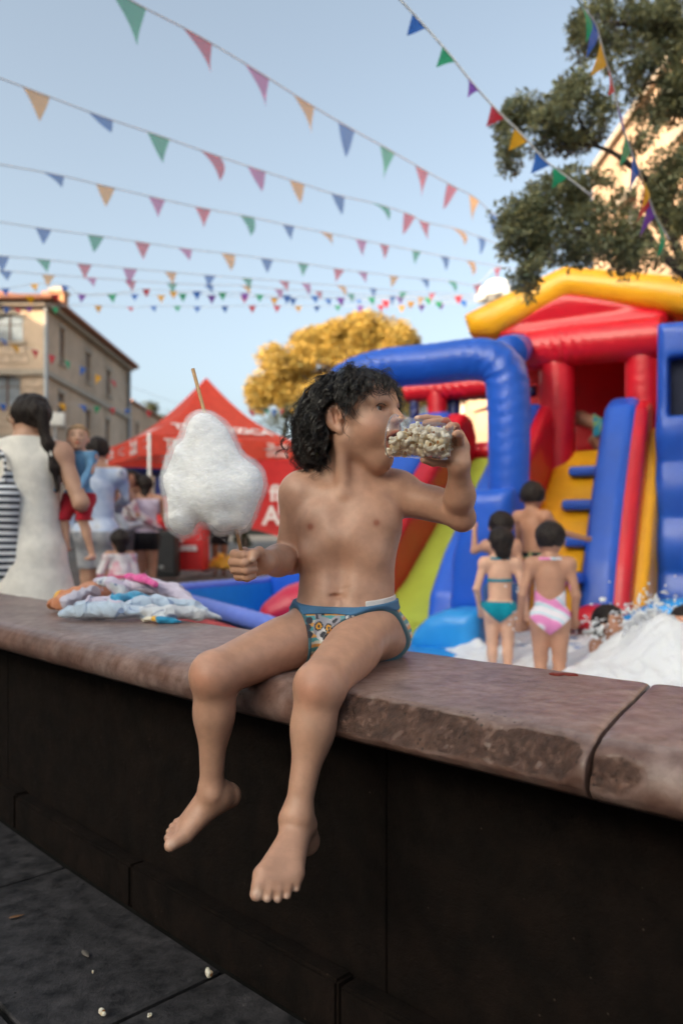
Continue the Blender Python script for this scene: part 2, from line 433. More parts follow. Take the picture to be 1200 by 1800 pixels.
# the low wall the boy sits on
wall = thing('stone_wall', 'low curved dark stone wall with a chipped reddish coping under the seated boy', 'wall', wall_pt(s_of_x(-.2), .2, 0.0))
prof = [(.135, .568), (.06, .567), (.020, .567), (-.004, .570), (-.019, .578), (-.027, .590), (-.029, .602), (-.026, .618), (-.017, .632), (-.004, .642), (.014, .648), (.040, .650)]
prof += [(v, .650) for v in np.linspace(.065, .395, 20)] + [(.404, .646), (.41, .636), (.41, .568)]
pv = np.array(prof)
pf = [pv[0]]
for a, b in zip(pv[:-1], pv[1:]):
    n_ = max(1, int(np.linalg.norm(b - a) / .0042)) if b[0] < .06 else 1
    for k_ in range(1, n_ + 1): pf.append(a + (b - a) * k_ / n_)
pf = np.array(pf)
S_J = s_of_x(.318)
def coping(s0, s1, sk0, sk1, chip=None):
    n = int((s1 - s0) / (.0042 if chip else .008)); ss = np.linspace(s0 + .003, s1 - .003, n)
    G_, C_ = [], []
    for s in ss:
        v, z = pf[:, 0].copy(), pf[:, 1].copy(); c = np.ones((len(v), 3))
        e = min(s - s0, s1 - s)                               # softened ends at the joints
        z -= np.where(z > .6, .006 * math.exp(-e / .006), 0)
        pos = wall_pt(np.full(len(v), s), v, z)
        nzv = vnoise(pos, 9, 3) * .0022 + vnoise(pos, 31, 4) * .0008
        z = z + nzv * (z > .64) * .6; v = v + nzv * (v < .02)
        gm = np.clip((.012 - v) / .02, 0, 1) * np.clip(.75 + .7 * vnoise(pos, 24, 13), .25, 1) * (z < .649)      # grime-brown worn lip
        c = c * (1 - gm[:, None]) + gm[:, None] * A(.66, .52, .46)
        if chip:
            for (c0, c1, dv, zt, zb, rg) in chip:
                f = np.clip(min(s - c0, c1 - s) / .05, 0, 1)
                if f <= 0: continue
                ed = float(vnoise(A(s, 0, 0)[None], 14, 8)[0]) * .007 + float(vnoise(A(s, 0, 0)[None], 60, 9)[0]) * .0025
                vt = (dv + ed) * f ** .6                       # cut line: (vt, .65) down to (-.002, zb)
                zb_ = zb - ed * .7 + (1 - f) * .05
                nrm = unit(A(-(.652 - zb_), vt + .028))         # pointing out and up
                dd = (np.stack([v, z], 1) - A(vt, .652)) @ nrm
                m = dd > 0
                pr = pos[m]
                ro = (vnoise(pr, 60, 5) * .0022 + vnoise(pr, 170, 6) * .0018 + np.abs(vnoise(pr * A(1, 1, 1.6), 40, 7)) * -.0035 + np.abs(vnoise(pr, 300, 17)) * -.0016 + .001) * rg
                v[m] -= (dd[m] - ro) * nrm[0]; z[m] -= (dd[m] - ro) * nrm[1]
                t_ = np.clip(dd[m] / .003, 0, 1)[:, None]; c[m] = c[m] * (1 - t_) + t_ * A(.50, .37, .30) * (.9 + .5 * vnoise(pr, 150, 2))[:, None]
        sh = (sk0 * (s1 - s) + sk1 * (s - s0)) / (s1 - s0) * np.clip(v, 0, 1) / .41
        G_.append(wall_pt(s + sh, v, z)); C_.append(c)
    m = len(pf); V = np.vstack(G_); C_ = np.vstack(C_)
    i, j = np.meshgrid(np.arange(n - 1), np.arange(m - 1), indexing='ij'); a = (i * m + j).ravel()
    Fq = np.stack([a, a + m, a + m + 1, a + 1], 1)
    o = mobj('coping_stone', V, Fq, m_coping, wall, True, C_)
    g = bmesh.new(); g.from_mesh(o.data); g.verts.ensure_lookup_table()
    for k_ in (0, n - 1):
        try: g.faces.new([g.verts[k_ * m + q] for q in range(m)])
        except ValueError: pass
    bmesh.ops.recalc_face_normals(g, faces=g.faces[:]); g.to_mesh(o.data); g.free()
    return o
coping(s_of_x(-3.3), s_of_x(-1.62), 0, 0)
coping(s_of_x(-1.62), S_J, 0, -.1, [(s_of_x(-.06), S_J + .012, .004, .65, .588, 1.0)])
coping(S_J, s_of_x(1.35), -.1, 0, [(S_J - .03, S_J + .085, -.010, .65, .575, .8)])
# wall face blocks, plinth stones and the rubble core
s = s_of_x(-3.3); JW = s_of_x(P(595, 1400, 1.34)[0] - .01); edges = [JW + k * 1.7 for k in range(-3, 3)]
def curved_block(name, s0, s1, v0, v1, z0, z1, mat, bev):
    n = 8; ss = np.linspace(s0, s1, n); V = []
    for s in ss:
        for v, z in ((v0, z0), (v0, z1), (v1, z1), (v1, z0)): V.append(wall_pt(s, v, z))
    Fc = [(i * 4 + k, i * 4 + (k + 1) % 4, i * 4 + 4 + (k + 1) % 4, i * 4 + 4 + k) for i in range(n - 1) for k in range(4)] + [(0, 1, 2, 3), tuple((n - 1) * 4 + k for k in (3, 2, 1, 0))]
    g = Geo().add(V, Fc); o = g.obj(name, mat, wall); 
    b = bmesh.new(); b.from_mesh(o.data)
    ed = [e for e in b.edges if e.is_manifold and e.calc_face_angle(0) > .5]
    bmesh.ops.bevel(b, geom=ed, offset=bev, segments=2, affect='EDGES'); b.to_mesh(o.data); b.free(); return o
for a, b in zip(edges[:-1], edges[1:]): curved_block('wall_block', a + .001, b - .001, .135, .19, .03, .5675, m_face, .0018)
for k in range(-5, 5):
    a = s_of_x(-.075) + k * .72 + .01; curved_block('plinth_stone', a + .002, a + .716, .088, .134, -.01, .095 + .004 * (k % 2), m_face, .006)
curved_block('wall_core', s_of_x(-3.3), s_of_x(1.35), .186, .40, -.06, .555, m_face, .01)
# dried red paint smear on the coping
m_smear = M('red_paint', (.20, .028, .02), .6, bump=.0006, bs=200)
g = Geo(); c0 = P(990, 1187, .25 * F / (1187 - HY))
for k in range(9):
    a0 = rng.uniform(-.014, .014); b0 = rng.uniform(-.006, .007); ln = rng.uniform(.006, .014); wd = rng.uniform(.0018, .004)
    th = np.linspace(0, 2 * np.pi, 14)[:-1]; rr = 1 + .25 * np.sin(th * 3 + k) + .15 * rng.standard_normal(13)
    p = np.stack([a0 + ln * rr * np.cos(th), b0 + wd * rr * np.sin(th), np.zeros(13)], 1) @ rotz(-.15).T + A(c0[0], c0[1], .6525 + k * .00015)
    g.add(np.vstack([p, p - A(0, 0, .003)]), [tuple(range(13))] + [(i, i + 13, (i + 1) % 13 + 13, (i + 1) % 13) for i in range(13)])
g.obj('paint_smear', m_smear, wall)

# ---- litter on the paving: leaves, spilt popcorn
m_leaf_dry = M('dry_leaf', (.20, .10, .045), .6, var=.3); m_leaf_pale = M('pale_leaf', (.16, .14, .12), .6)
def gp(px, py): return P(px, py, F * CZ / (py - HY))
def dry_leaf(px, py, L_, ang, mat, label):
    n = 9; V = []; Fc = []
    for i in range(n):
        t = i / (n - 1); wd = .30 * math.sin(math.pi * t ** .8) * L_ * .5 + .0006; x = (t - .5) * L_
        for k in (-1, 0, 1): V.append((x, k * wd, .004 + .25 * wd * abs(k) + .06 * L_ * (t - .5) ** 2 * 4 * .6))
    for i in range(n - 1):
        for k in (0, 1): Fc.append((i * 3 + k, i * 3 + 3 + k, i * 3 + 4 + k, i * 3 + 1 + k))
    c = gp(px, py); o = mobj('dry_leaf', np.array(V) @ rotz(ang).T + c, Fc, mat, loc=c); md = o.modifiers.new('thick', 'SOLIDIFY'); md.thickness = .0008
    tag(o, label, 'leaf')
dry_leaf(30, 1614, .034, .5, m_leaf_dry, 'curled brown dry leaf lying alone on the dark paving by the frame edge')
dry_leaf(151, 1680, .036, -.9, m_leaf_pale, 'pale grey dry leaf lying beside the paving joint')
dry_leaf(128, 1516, .030, -1.0, m_leaf_dry, 'broken brown leaf with a stem caught at the foot of the wall')
dry_leaf(146, 1526, .026, .2, m_leaf_pale, 'thin pale leaf scrap tangled at the foot of the wall')
# ------------------------------------------------------------------ the seated boy
m_skin = M('boy_skin', (.51, .285, .195), .43, var=.06, vs=45, bump=.0004, bs=520, spec=.5, sss=.08, attr=True)
HC = P(628, 741, 1.585)
_t, _pt = R(57), R(9)
hf0 = A(math.sin(_t), -math.cos(_t), 0); hr = A(-math.cos(_t), -math.sin(_t), 0)
hf = hf0 * math.cos(_pt) + A(0, 0, math.sin(_pt)); hu = np.cross(hr, hf)
HM = np.stack([hr, hf, hu], 1)
def Hd(x, y, z): return HC + HM @ A(x, y, z)
def rot3(ax, a):
    return np.array(Matrix.Rotation(a, 3, ax))
def Hm(ax=None, a=0): return HM if ax is None else HM @ rot3(ax, a)

hip_r, hip_l = P(563, 1102, 1.565), P(650, 1104, 1.575)
kn_r, kn_l = P(377, 1186, 1.365), P(562, 1206, 1.275)
an_r, an_l = P(372, 1392, 1.385), P(522, 1438, 1.235)
sh_r, sh_l = P(527, 868, 1.60), P(703, 868, 1.61)
el_r, wr_r = P(506, 984, 1.615), P(465, 987, 1.462)
el_l, wr_l = P(809, 907, 1.565), P(806, 815, 1.478)
dep = unit(A(-.12, -1, 0)); dep2 = unit(A(-.2, -1, 0))
B = []
# trunk
B += [cone(P(607, 1092, 1.575), P(609, 1030, 1.582), .092, .086, .02, ax=dep, ratio=1.42),
      cone(P(609, 1030, 1.582), P(613, 935, 1.59), .086, .092, .03, ax=dep, ratio=1.42),
      cone(P(613, 935, 1.59), P(616, 888, 1.597), .092, .070, .03, ax=dep, ratio=1.5),
      ell(P(598, 1052, 1.555), (.07, .05, .05), k=.03),                      # belly
      ell(P(565, 912, 1.565), (.045, .032, .038), k=.04), ell(P(658, 910, 1.567), (.045, .032, .038), k=.04),
      cone(P(545, 862, 1.60), P(612, 852, 1.602), .030, .034, .03), cone(P(690, 862, 1.61), P(622, 852, 1.602), .030, .034, .03),
      cone(P(619, 858, 1.60), HC + HM @ A(0, -.022, -.045), .040, .038, .030),  # neck
      cone(P(560, 852, 1.61), P(600, 822, 1.605), .022, .030, .035), cone(P(675, 852, 1.615), P(645, 820, 1.605), .022, .028, .035),
      cone(P(604, 868, 1.548), Hd(.052, -.012, -.035), .011, .013, .018),      # neck tendon
      cone(P(560, 866, 1.565), P(600, 872, 1.552), .010, .009, .02), cone(P(672, 868, 1.572), P(618, 872, 1.555), .010, .009, .02)]
B += [ell(P(597, 1000, 1.508), (.010, .011, .05), k=.03, op='-'), ell(P(600, 925, 1.508), (.010, .008, .04), k=.03, op='-')]
for px, py in ((550, 975), (652, 975)): B.append(cone(P(px, py, 1.543), P(600 + (px - 600) * .3, py - 26, 1.538), .018, .014, .045))
# arms
B += [ell(sh_r, (.040, .040, .043), k=.03), cone(sh_r, el_r, .033, .027, .025), cone(el_r, wr_r * .45 + el_r * .55, .0275, .028, .014), cone(wr_r * .45 + el_r * .55, wr_r, .028, .0205, .02),
      ell(sh_l, (.040, .040, .042), k=.03), cone(sh_l, el_l, .034, .026, .025), ell(sh_l * .5 + el_l * .5 + A(0, 0, .006), (.05, .031, .031), k=.02),
      cone(el_l, el_l * .6 + wr_l * .4, .0245, .026, .012), cone(el_l * .6 + wr_l * .4, wr_l, .026, .0185, .02), ell(el_l + A(.006, .004, -.008), .0225, k=.012)]
def chain(pts, rs, k=.004):
    return [cone(P(*a), P(*b), ra, rb, k) for a, b, ra, rb in zip(pts[:-1], pts[1:], rs[:-1], rs[1:])]
# right fist round the stick
fist = []
fist += [cone(wr_r, P(446, 988, 1.452), .0205, .021, .012), ell(P(441, 990, 1.449), (.021, .016, .026), k=.012)]
for pts in ([(430, 969, 1.452), (412, 974, 1.420), (429, 976, 1.402), (440, 978, 1.414)],
            [(426, 982, 1.456), (409, 988, 1.420), (430, 990, 1.399), (446, 990, 1.414)],
            [(427, 996, 1.456), (412, 1001, 1.423), (432, 1003, 1.402), (447, 1001, 1.415)],
            [(432, 1008, 1.454), (419, 1013, 1.427), (434, 1015, 1.409), (445, 1012, 1.418)]):
    fist += chain(pts, [.0085, .0080, .0076, .0068], .0035)
fist += chain([(460, 986, 1.442), (455, 970, 1.424), (446, 974, 1.402), (443.5, 983, 1.396)], [.012, .0095, .0085, .0070], .005)
B += fist
# left hand round the cup
B += [cone(wr_l, P(806, 788, 1.492), .0195, .021, .014), ell(P(800, 776, 1.500), (.020, .014, .027), k=.012)]
for pts, rs in (([(797, 758, 1.508), (771, 738, 1.502), (749, 735, 1.490), (733, 736, 1.480)], [.0085, .0075, .007, .0062]),
                ([(800, 759, 1.496), (783, 741, 1.474), (762, 742, 1.461), (747, 744, 1.455)], [.0085, .0078, .0072, .0064]),
                ([(805, 766, 1.484), (800, 750, 1.459), (792, 749, 1.446), (787, 752, 1.438)], [.0085, .0076, .007, .0062]),
                ([(808, 780, 1.476), (808, 766, 1.450), (804, 762, 1.438), (799, 763, 1.430)], [.008, .007, .0064, .0058])):
    B += chain(pts, rs, .0035)
B += chain([(802, 800, 1.488), (780, 812, 1.490), (760, 812, 1.480), (744, 808, 1.468)], [.012, .009, .008, .0068], .005)
# legs
def leg(hip, kn, an, out):
    mid = kn * .68 + an * .32
    fw = unit(A(-.25, -1, 0))
    return [cone(hip, kn, .056, .035, .03), cone(hip * .6 + kn * .4 + A(0, 0, -.004), kn, .047, .033, .02),
            ell(kn + fw * .006 + A(0, 0, .004), (.032, .033, .034), k=.02), ell(kn + fw * .020 - A(0, 0, .004), (.020, .020, .022), k=.018),
            cone(kn - A(0, 0, .01), mid, .029, .028, .03), ell(mid - fw * .012 + A(0, 0, .006), (.026, .029, .052), k=.02),
            cone(mid, an, .027, .0190, .03)]
B += leg(hip_r, kn_r, an_r, -1) + leg(hip_l, kn_l, an_l, 1)
B += [ell(P(548, 1118, 1.62), (.066, .07, .058), k=.03), ell(P(664, 1116, 1.63), (.066, .07, .058), k=.03)]
# feet
B += [ell(an_l + A(-.016, -.002, -.004), .008, k=.010), ell(an_l + A(.017, .006, -.012), .009, k=.010),
      cone(an_l, P(536, 1478, 1.272), .024, .024, .02)]
for (bx, by, bY), (tx, ty, tY), rb, rt in (((462, 1538, 1.150), (452, 1571, 1.132), .0125, .0110), ((479, 1546, 1.148), (470, 1578, 1.130), .0105, .0072),
                                           ((494, 1546, 1.151), (488, 1579, 1.134), .0102, .0070), ((508, 1543, 1.156), (504, 1573, 1.140), .0100, .0068), ((521, 1535, 1.163), (520, 1560, 1.150), .0098, .0068)):
    a = P(bx, by, bY); e = P(tx, ty, tY)
    B += [cone(an_l * .6 + P(526, 1468, 1.255) * .4, a, .0160, rb + .001, .014), cone(a, a * .4 + e * .6 + A(0, -.002, .002), rb, rt, .008), cone(a * .4 + e * .6 + A(0, -.002, .002), e, rt, rt * .96, .003)]
B += [ell(an_r + A(.004, -.015, -.004), .009, k=.012), cone(an_r, P(399, 1397, 1.412), .021, .0215, .02), ell(P(401, 1400, 1.415), (.0215, .02, .02), k=.012)]
for (bx, by, bY), (tx, ty, tY), rb, rt in (((326, 1468, 1.352), (300, 1486, 1.334), .0135, .0108), ((320, 1462, 1.366), (296, 1473, 1.344), .0098, .0074),
                                           ((321, 1455, 1.379), (299, 1462, 1.356), .0092, .0070), ((324, 1448, 1.390), (304, 1453, 1.369), .0090, .0068), ((329, 1442, 1.400), (311, 1445, 1.381), .0088, .0066)):
    a = P(bx, by, bY); e = P(tx, ty, tY)
    B += [cone(P(380, 1400, 1.398), a, .021, rb + .001, .016), cone(a, e, rb, rt, .0025)]
# head
def HL(x, y, z, r, k=.012, op='+', ax=None, a=0): return ell(Hd(x, y, z), r, Hm(ax, a), k, op)
def HCn(p, q, ra, rb=None, k=.01, op='+'): return cone(Hd(*p), Hd(*q), ra, rb, k, op)
B += [HL(0, -.012, .028, (.067, .084, .072)), HL(0, .028, -.018, (.056, .052, .06), .03), HL(0, .044, .036, (.051, .037, .038), .03),
      HL(0, .043, -.089, (.015, .014, .013), .025), HL(0, .038, -.070, (.026, .020, .020), .025)]
for sg in (1, -1):
    B += [HCn((sg * .043, .0, -.040), (0, .036, -.084), .016, .014, .025), HL(sg * .031, .046, -.030, (.024, .025, .026), .025),
          HL(sg * .029, .079, .010, (.017, .009, .010), .010, '-'),
          HL(sg * .029, .0570, .008, .0160, .006), HL(sg * .029, .0745, .0068, (.0150, .0085, .0062), .0015, '-', 'Y', sg * .12),
          HCn((sg * .014, .078, .019), (sg * .044, .066, .020), .005, .005, .014)]
    # ear: a bowl with a rolled rim, lobe and tragus
    B += [HL(sg * .070, -.010, .001, (.0075, .0175, .027), .005, '+', 'Z', sg * .35), HL(sg * .0765, -.005, .003, (.0095, .0105, .0175), .003, '-', 'Z', sg * .35),
          HCn((sg * .074, -.014, .012), (sg * .073, -.011, -.008), .0035, .0035, .004), HL(sg * .068, -.002, -.024, (.006, .008, .009), .005), HL(sg * .069, .006, -.004, (.005, .004, .006), .004)]
B += [HCn((0, .079, .014), (0, .0945, -.016), .0065, .0085, .010), HL(.0085, .0855, -.0195, .0062, .006), HL(-.0085, .0855, -.0195, .0062, .006),
      HCn((.021, .072, -.047), (0, .0845, -.042), .0045, .0058, .006), HCn((-.021, .072, -.047), (0, .0845, -.042), .0045, .0058, .006),
      HCn((.020, .064, -.062), (0, .071, -.073), .0045, .0062, .006), HCn((-.020, .064, -.062), (0, .071, -.073), .0045, .0062, .006),
      HL(0, .084, -.057, (.0185, .026, .0125), .003, '-')]

def boy_post(p, d):                                   # soft folds: navel and the crease above it
    nv = P(589, 1049, 1.50)
    q = p - nv
    m = np.exp(-((q[:, 0] / .010) ** 2 + (q[:, 2] / .0042) ** 2)) * .007 * (p[:, 1] < 1.56)
    m += np.exp(-((q[:, 2] - .012 - .35 * q[:, 0] ** 2 / .05) / .0028) ** 2) * .0007 * np.clip(1 - np.abs(q[:, 0] - .01) / .06, 0, 1) * (p[:, 1] < 1.56)
    return d + m
V, Fq = sdf_mesh(B, .002, boy_post)
def blob(p, c, r): return np.exp(-(((p - c) / r) ** 2).sum(1))[:, None]
C = np.ones((len(V), 3))
def tint(c, r, col, amt=1.0):
    global C
    wv = np.clip(blob(V, c, r) * amt, 0, 1); C = C * (1 - wv) + C * A(*col) * wv
for kn in (kn_r, kn_l): tint(kn + A(-.008, -.025, 0), .026, (.90, .60, .55), .9)
tint(el_l + A(.01, 0, -.02), .022, (1, .78, .7), .6)
for px, py in ((545, 926), (661, 919)): tint(P(px, py, 1.53), A(.0062, .04, .0062), (.66, .42, .38), 1.4)
tint(Hd(.05, .055, -.03), .022, (1, .80, .76), .5); tint(Hd(0, .10, -.016), .014, (1, .8, .76), .5)
tint(Hd(.075, -.008, 0), .02, (1, .78, .7), .6)
hl = (V - HC) @ HM
lip = ((np.abs(hl[:, 0]) < .024) & (hl[:, 1] > .060) & (hl[:, 2] < -.036) & (hl[:, 2] > -.082))
inn = lip & (np.sqrt((hl[:, 0] / .0188) ** 2 + ((hl[:, 1] - .084) / .027) ** 2 + ((hl[:, 2] + .057) / .0128) ** 2) < 1.04)
rim = lip & (np.sqrt((hl[:, 0] / .025) ** 2 + ((hl[:, 2] + .057) / .0195) ** 2) < 1.0)
C[rim] *= A(.86, .50, .48); C[inn] = A(.30, .07, .07)
nail = []
for (px, py, Y, r) in ((451, 1573, 1.121, .0072), (300, 1485, 1.329, .007), (443.5, 985, 1.388, .0055), (733, 733, 1.474, .004), (469, 1581, 1.124, .0042), (487, 1582, 1.128, .004), (503, 1576, 1.134, .0038), (519, 1563, 1.144, .0036)):
    tint(P(px, py, Y), r, (1.30, 1.55, 1.75), 1.5)
boy = thing('person', 'curly haired boy in striped swim briefs seated on the wall drinking popcorn from a cup', 'person', P(607, 1150, 1.60))
mobj('body', V, Fq, m_skin, boy, True, C)

# swim briefs: an offset of the body cut by waist and leg lines
zw = P(600, 1070, 1.51)[2]
leg_planes = [(P(548, 1145, 1.45), unit(A(-.83, -.36, -.02))), (P(552, 1142, 1.45), unit(A(.57, -.74, -.35)))]
def briefs_post(p, d, off=.0035, top=0.0, grow=0.0):
    top_ = p[:, 2] - (zw + top + .05 * (p[:, 1] - 1.51) + .02 * ((p[:, 0]) / .1) ** 2 * .3)
    r = top_
    for c, n in leg_planes: r = np.maximum(r, (p - c) @ n - grow)
    return np.maximum(d - off, r)
BB = (A(-.14, 1.40, .60), A(.15, 1.72, .80))
torso_B = [q for q in B if (q['hi'] > BB[0] - .05).all() and (q['lo'] < BB[1] + .05).all()]
V, Fq = sdf_mesh(torso_B, .002, lambda p, d: briefs_post(p, boy_post(p, d)), box=BB)
zr = (V[:, 2] - zw) ; bnd = (zr * 160 + vnoise(V, 6, 1) * .5) % 3.0
C = np.where((bnd < 1.2)[:, None], A(.09, .36, .38), np.where((bnd < 2.2)[:, None], A(.80, .38, .10), A(.62, .60, .52)))
edge = np.min([np.abs((V - c) @ n) for c, n in leg_planes], 0) < .006
C[edge] = A(.05, .15, .19)
# lemur face print on the front
fx = (V[:, 0] - P(567, 1102, 1.50)[0]) / .001; fz = (V[:, 2] - P(567, 1102, 1.50)[2]) / .001
frt = V[:, 1] < 1.565
def dab(cx, cz, rx, rz, col, a=0.0):
    x, z = fx - cx, fz - cz; x, z = x * math.cos(a) + z * math.sin(a), -x * math.sin(a) + z * math.cos(a)
    C[frt & ((x / rx) ** 2 + (z / rz) ** 2 < 1)] = A(*col)
dk, gr, wh, og = (.035, .035, .05), (.36, .35, .40), (.72, .70, .72), (.85, .40, .04)
for a in ((-24, 14), (-27, 2), (-24, -10), (-2, 27)): dab(a[0], a[1], 6.5, 6, dk)
dab(-8, 20, 6, 12, gr, .25); dab(24, 14, 6, 12, gr, -.9); dab(-10, 18, 2.6, 8, dk, .25); dab(22, 12, 2.6, 8, dk, -.9)
dab(2, 0, 19, 19, gr); dab(2, -12, 13, 12, wh); dab(-7, 3, 8, 8.5, dk); dab(12, -1, 8, 8.5, dk)
dab(-7, 3, 5.4, 5.8, og); dab(12, -1, 5.4, 5.8, og); dab(-7, 3, 2.7, 3, dk); dab(12, -1, 2.7, 3, dk); dab(3, -13, 7.5, 6, dk)
# small oval badge with a monogram
bx, bz = (V[:, 0] - P(615, 1083, 1.50)[0]) / .001, (V[:, 2] - P(615, 1083, 1.50)[2]) / .001
rr = (bx / 10.5) ** 2 + (bz / 6.2) ** 2
C[frt & (rr < 1)] = A(.04, .08, .16); C[frt & (rr < .62)] = A(.75, .75, .75)
C[frt & (rr < .5) & ((np.abs(np.abs(bx) * 1.3 + (bz - 3.2)) < 1.1) | ((np.abs(bz + .4) < .7) & (np.abs(bx) < 3.4)))] = A(.04, .08, .16)
m_brief = M('swim_cloth', (1, 1, 1), .75, var=.04, bump=.0004, bs=700, attr=True, sheen=.2)
br = mobj('swim_briefs', V, Fq, m_brief, boy, True, C)
V, Fq = sdf_mesh(torso_B, .002, lambda p, d: np.maximum(briefs_post(p, boy_post(p, d), .0058, .004), -(p[:, 2] - zw - .05 * (p[:, 1] - 1.51) + .008)), box=BB)
mobj('waistband', V, Fq, M('waistband_blue', (.055, .16, .30), .75, bump=.0004, bs=500), br)
V, Fq = sdf_mesh(torso_B, .002, lambda p, d: np.maximum(np.maximum(briefs_post(p, boy_post(p, d), .0022, .013), -(p[:, 2] - zw - .05 * (p[:, 1] - 1.51) - .001)), -(p[:, 0] - .045)), box=BB)
mobj('lining', V, Fq, M('brief_lining', (.62, .60, .60), .8), br)

# eyes
m_eye, t_, b_ = new_mat('eye'); b_.inputs['Roughness'].default_value = .08
tc = nd(t_, 'ShaderNodeVertexColor', layer_name='Col'); t_.links.new(tc.outputs[0], b_.inputs['Base Color'])
gaze = unit(A(.02, 1, -.04))
for sg in (1, -1):
    n, m = 24, 32; th = np.linspace(0, np.pi, n); ph = np.arange(m) / m * 2 * np.pi
    Rg = frame(HM @ gaze)
    L3 = np.stack([np.outer(np.sin(th), np.cos(ph)), np.outer(np.sin(th), np.sin(ph)), np.outer(np.cos(th), np.ones(m))], -1).reshape(-1, 3)
    ang = np.repeat(np.degrees(th), m)
    C = np.where((ang < 12)[:, None], A(.006, .005, .005), np.where((ang < 28)[:, None], A(.05, .022, .010), np.where((ang < 31)[:, None], A(.02, .012, .01), A(.62, .57, .55))))
    Fc = [(i * m + j, i * m + (j + 1) % m, (i + 1) * m + (j + 1) % m, (i + 1) * m + j) for i in range(n - 1) for j in range(m)]
    mobj('eye', L3 @ Rg.T * .0142 + Hd(sg * .029, .0582, .008), Fc, m_eye, boy, True, C)

# ---- hair: thousands of curling strands
m_hair = M('dark_hair', (.013, .009, .0075), .30, var=.25, vs=40, spec=.7)
def strands(roots, dirs, lens, nseg, grav, curl, amp, rad, shape, seeds, out=.006, stop=None):
    """vectorised growth: shape(p)->(distance, normal) keeps strands outside the head"""
    n = len(roots); p = roots.copy(); d = dirs / np.linalg.norm(dirs, axis=1)[:, None]; step = lens / nseg
    pts = [p.copy()]; alive = np.ones(n, bool); al = [alive.copy()]
    for i in range(nseg):
        d = d + grav * (step / .02)[:, None] * A(0, 0, -1) * .2
        nz = np.stack([vnoise(seeds * 13.1 + i * .16, 1.0, q) for q in (21, 22, 23)], 1)
        d = d + nz * curl[:, None] * .35
        d /= np.linalg.norm(d, axis=1)[:, None]
        p = p + d * step[:, None]
        dist, nrm = shape(p)
        push = np.maximum(out - dist, 0)
        p = p + nrm * push[:, None]
        d = d + nrm * (np.minimum(push, .006) * 40)[:, None]; d /= np.linalg.norm(d, axis=1)[:, None]
        if stop is not None: alive &= ~stop(p)
        pts.append(p.copy()); al.append(alive.copy())
    pts = np.stack(pts, 1); al = np.stack(al, 1)
    # helical curl growing to the tip
    T = np.gradient(pts, axis=1); T /= np.linalg.norm(T, axis=2)[..., None] + 1e-9
    x = np.cross(T, np.broadcast_to(A(.3, .2, .93), T.shape)); x /= np.linalg.norm(x, axis=2)[..., None] + 1e-9
    y = np.cross(T, x); tt = np.linspace(0, 1, nseg + 1)[None, :]
    ph = seeds[:, :1] * 40 + tt * (lens / .046)[:, None] * 2 * np.pi * (.7 + .5 * np.abs(seeds[:, 1:2]))
    am = amp[:, None] * np.clip(tt * 1.7 - .45, .06, 1)
    pts = pts + am[..., None] * (np.cos(ph)[..., None] * x + np.sin(ph)[..., None] * y)
    return pts, al
def strand_mesh(pts, al, rad, sides=3):
    n, m, _ = pts.shape
    T = np.gradient(pts, axis=1); T /= np.linalg.norm(T, axis=2)[..., None] + 1e-9
    x = np.cross(T, np.broadcast_to(A(.31, .9, .2), T.shape)); x /= np.linalg.norm(x, axis=2)[..., None] + 1e-9; y = np.cross(T, x)
    r = rad[:, None] * (1 - .75 * np.linspace(0, 1, m)[None, :] ** 2.5)
    V = np.stack([pts + r[..., None] * (math.cos(a) * x + math.sin(a) * y) for a in np.arange(sides) / sides * 2 * np.pi], 2)
    idx = np.arange(n * m * sides).reshape(n, m, sides); fs = []
    for s_ in range(sides):
        q = np.stack([idx[:, :-1, s_], idx[:, :-1, (s_ + 1) % sides], idx[:, 1:, (s_ + 1) % sides], idx[:, 1:, s_]], -1)
        fs.append(q[al[:, 1:]].reshape(-1, 4))
    return V.reshape(-1, 3), np.vstack(fs)
skull_c = Hd(0, -.012, .028); skull_r = A(.067, .084, .072)
def head_shape(p):
    q = (p - skull_c) @ HM; k0 = np.linalg.norm(q / skull_r, axis=1); k1 = np.linalg.norm(q / skull_r ** 2, axis=1) + 1e-9
    d = k0 * (k0 - 1) / k1; n = (q / skull_r ** 2); n = n / (np.linalg.norm(n, axis=1)[:, None] + 1e-9) @ HM.T
    # neck and forehead as well
    a, b = Hd(0, -.02, -.02), P(619, 850, 1.60); ba = b - a; t = np.clip((p - a) @ ba / (ba @ ba), 0, 1); w_ = p - a - t[:, None] * ba
    dn = np.linalg.norm(w_, axis=1) - .046; m = dn < d
    d = np.where(m, dn, d); n = np.where(m[:, None], w_ / (np.linalg.norm(w_, axis=1)[:, None] + 1e-9), n)
    fq = (p - Hd(0, .040, .036)) @ HM; fr = A(.052, .038, .04); k0 = np.linalg.norm(fq / fr, axis=1); k1 = np.linalg.norm(fq / fr ** 2, axis=1) + 1e-9
    df = k0 * (k0 - 1) / k1; m = df < d; nf = fq / fr ** 2; nf = nf / (np.linalg.norm(nf, axis=1)[:, None] + 1e-9) @ HM.T
    return np.where(m, df, d), np.where(m[:, None], nf, n)
ears = [Hd(.072, -.004, .0), Hd(-.072, -.004, .0)]
def ear_stop(p):
    q = (p - ears[0]) @ HM
    return ((q / A(.042, .021, .030)) ** 2).sum(1) < 1
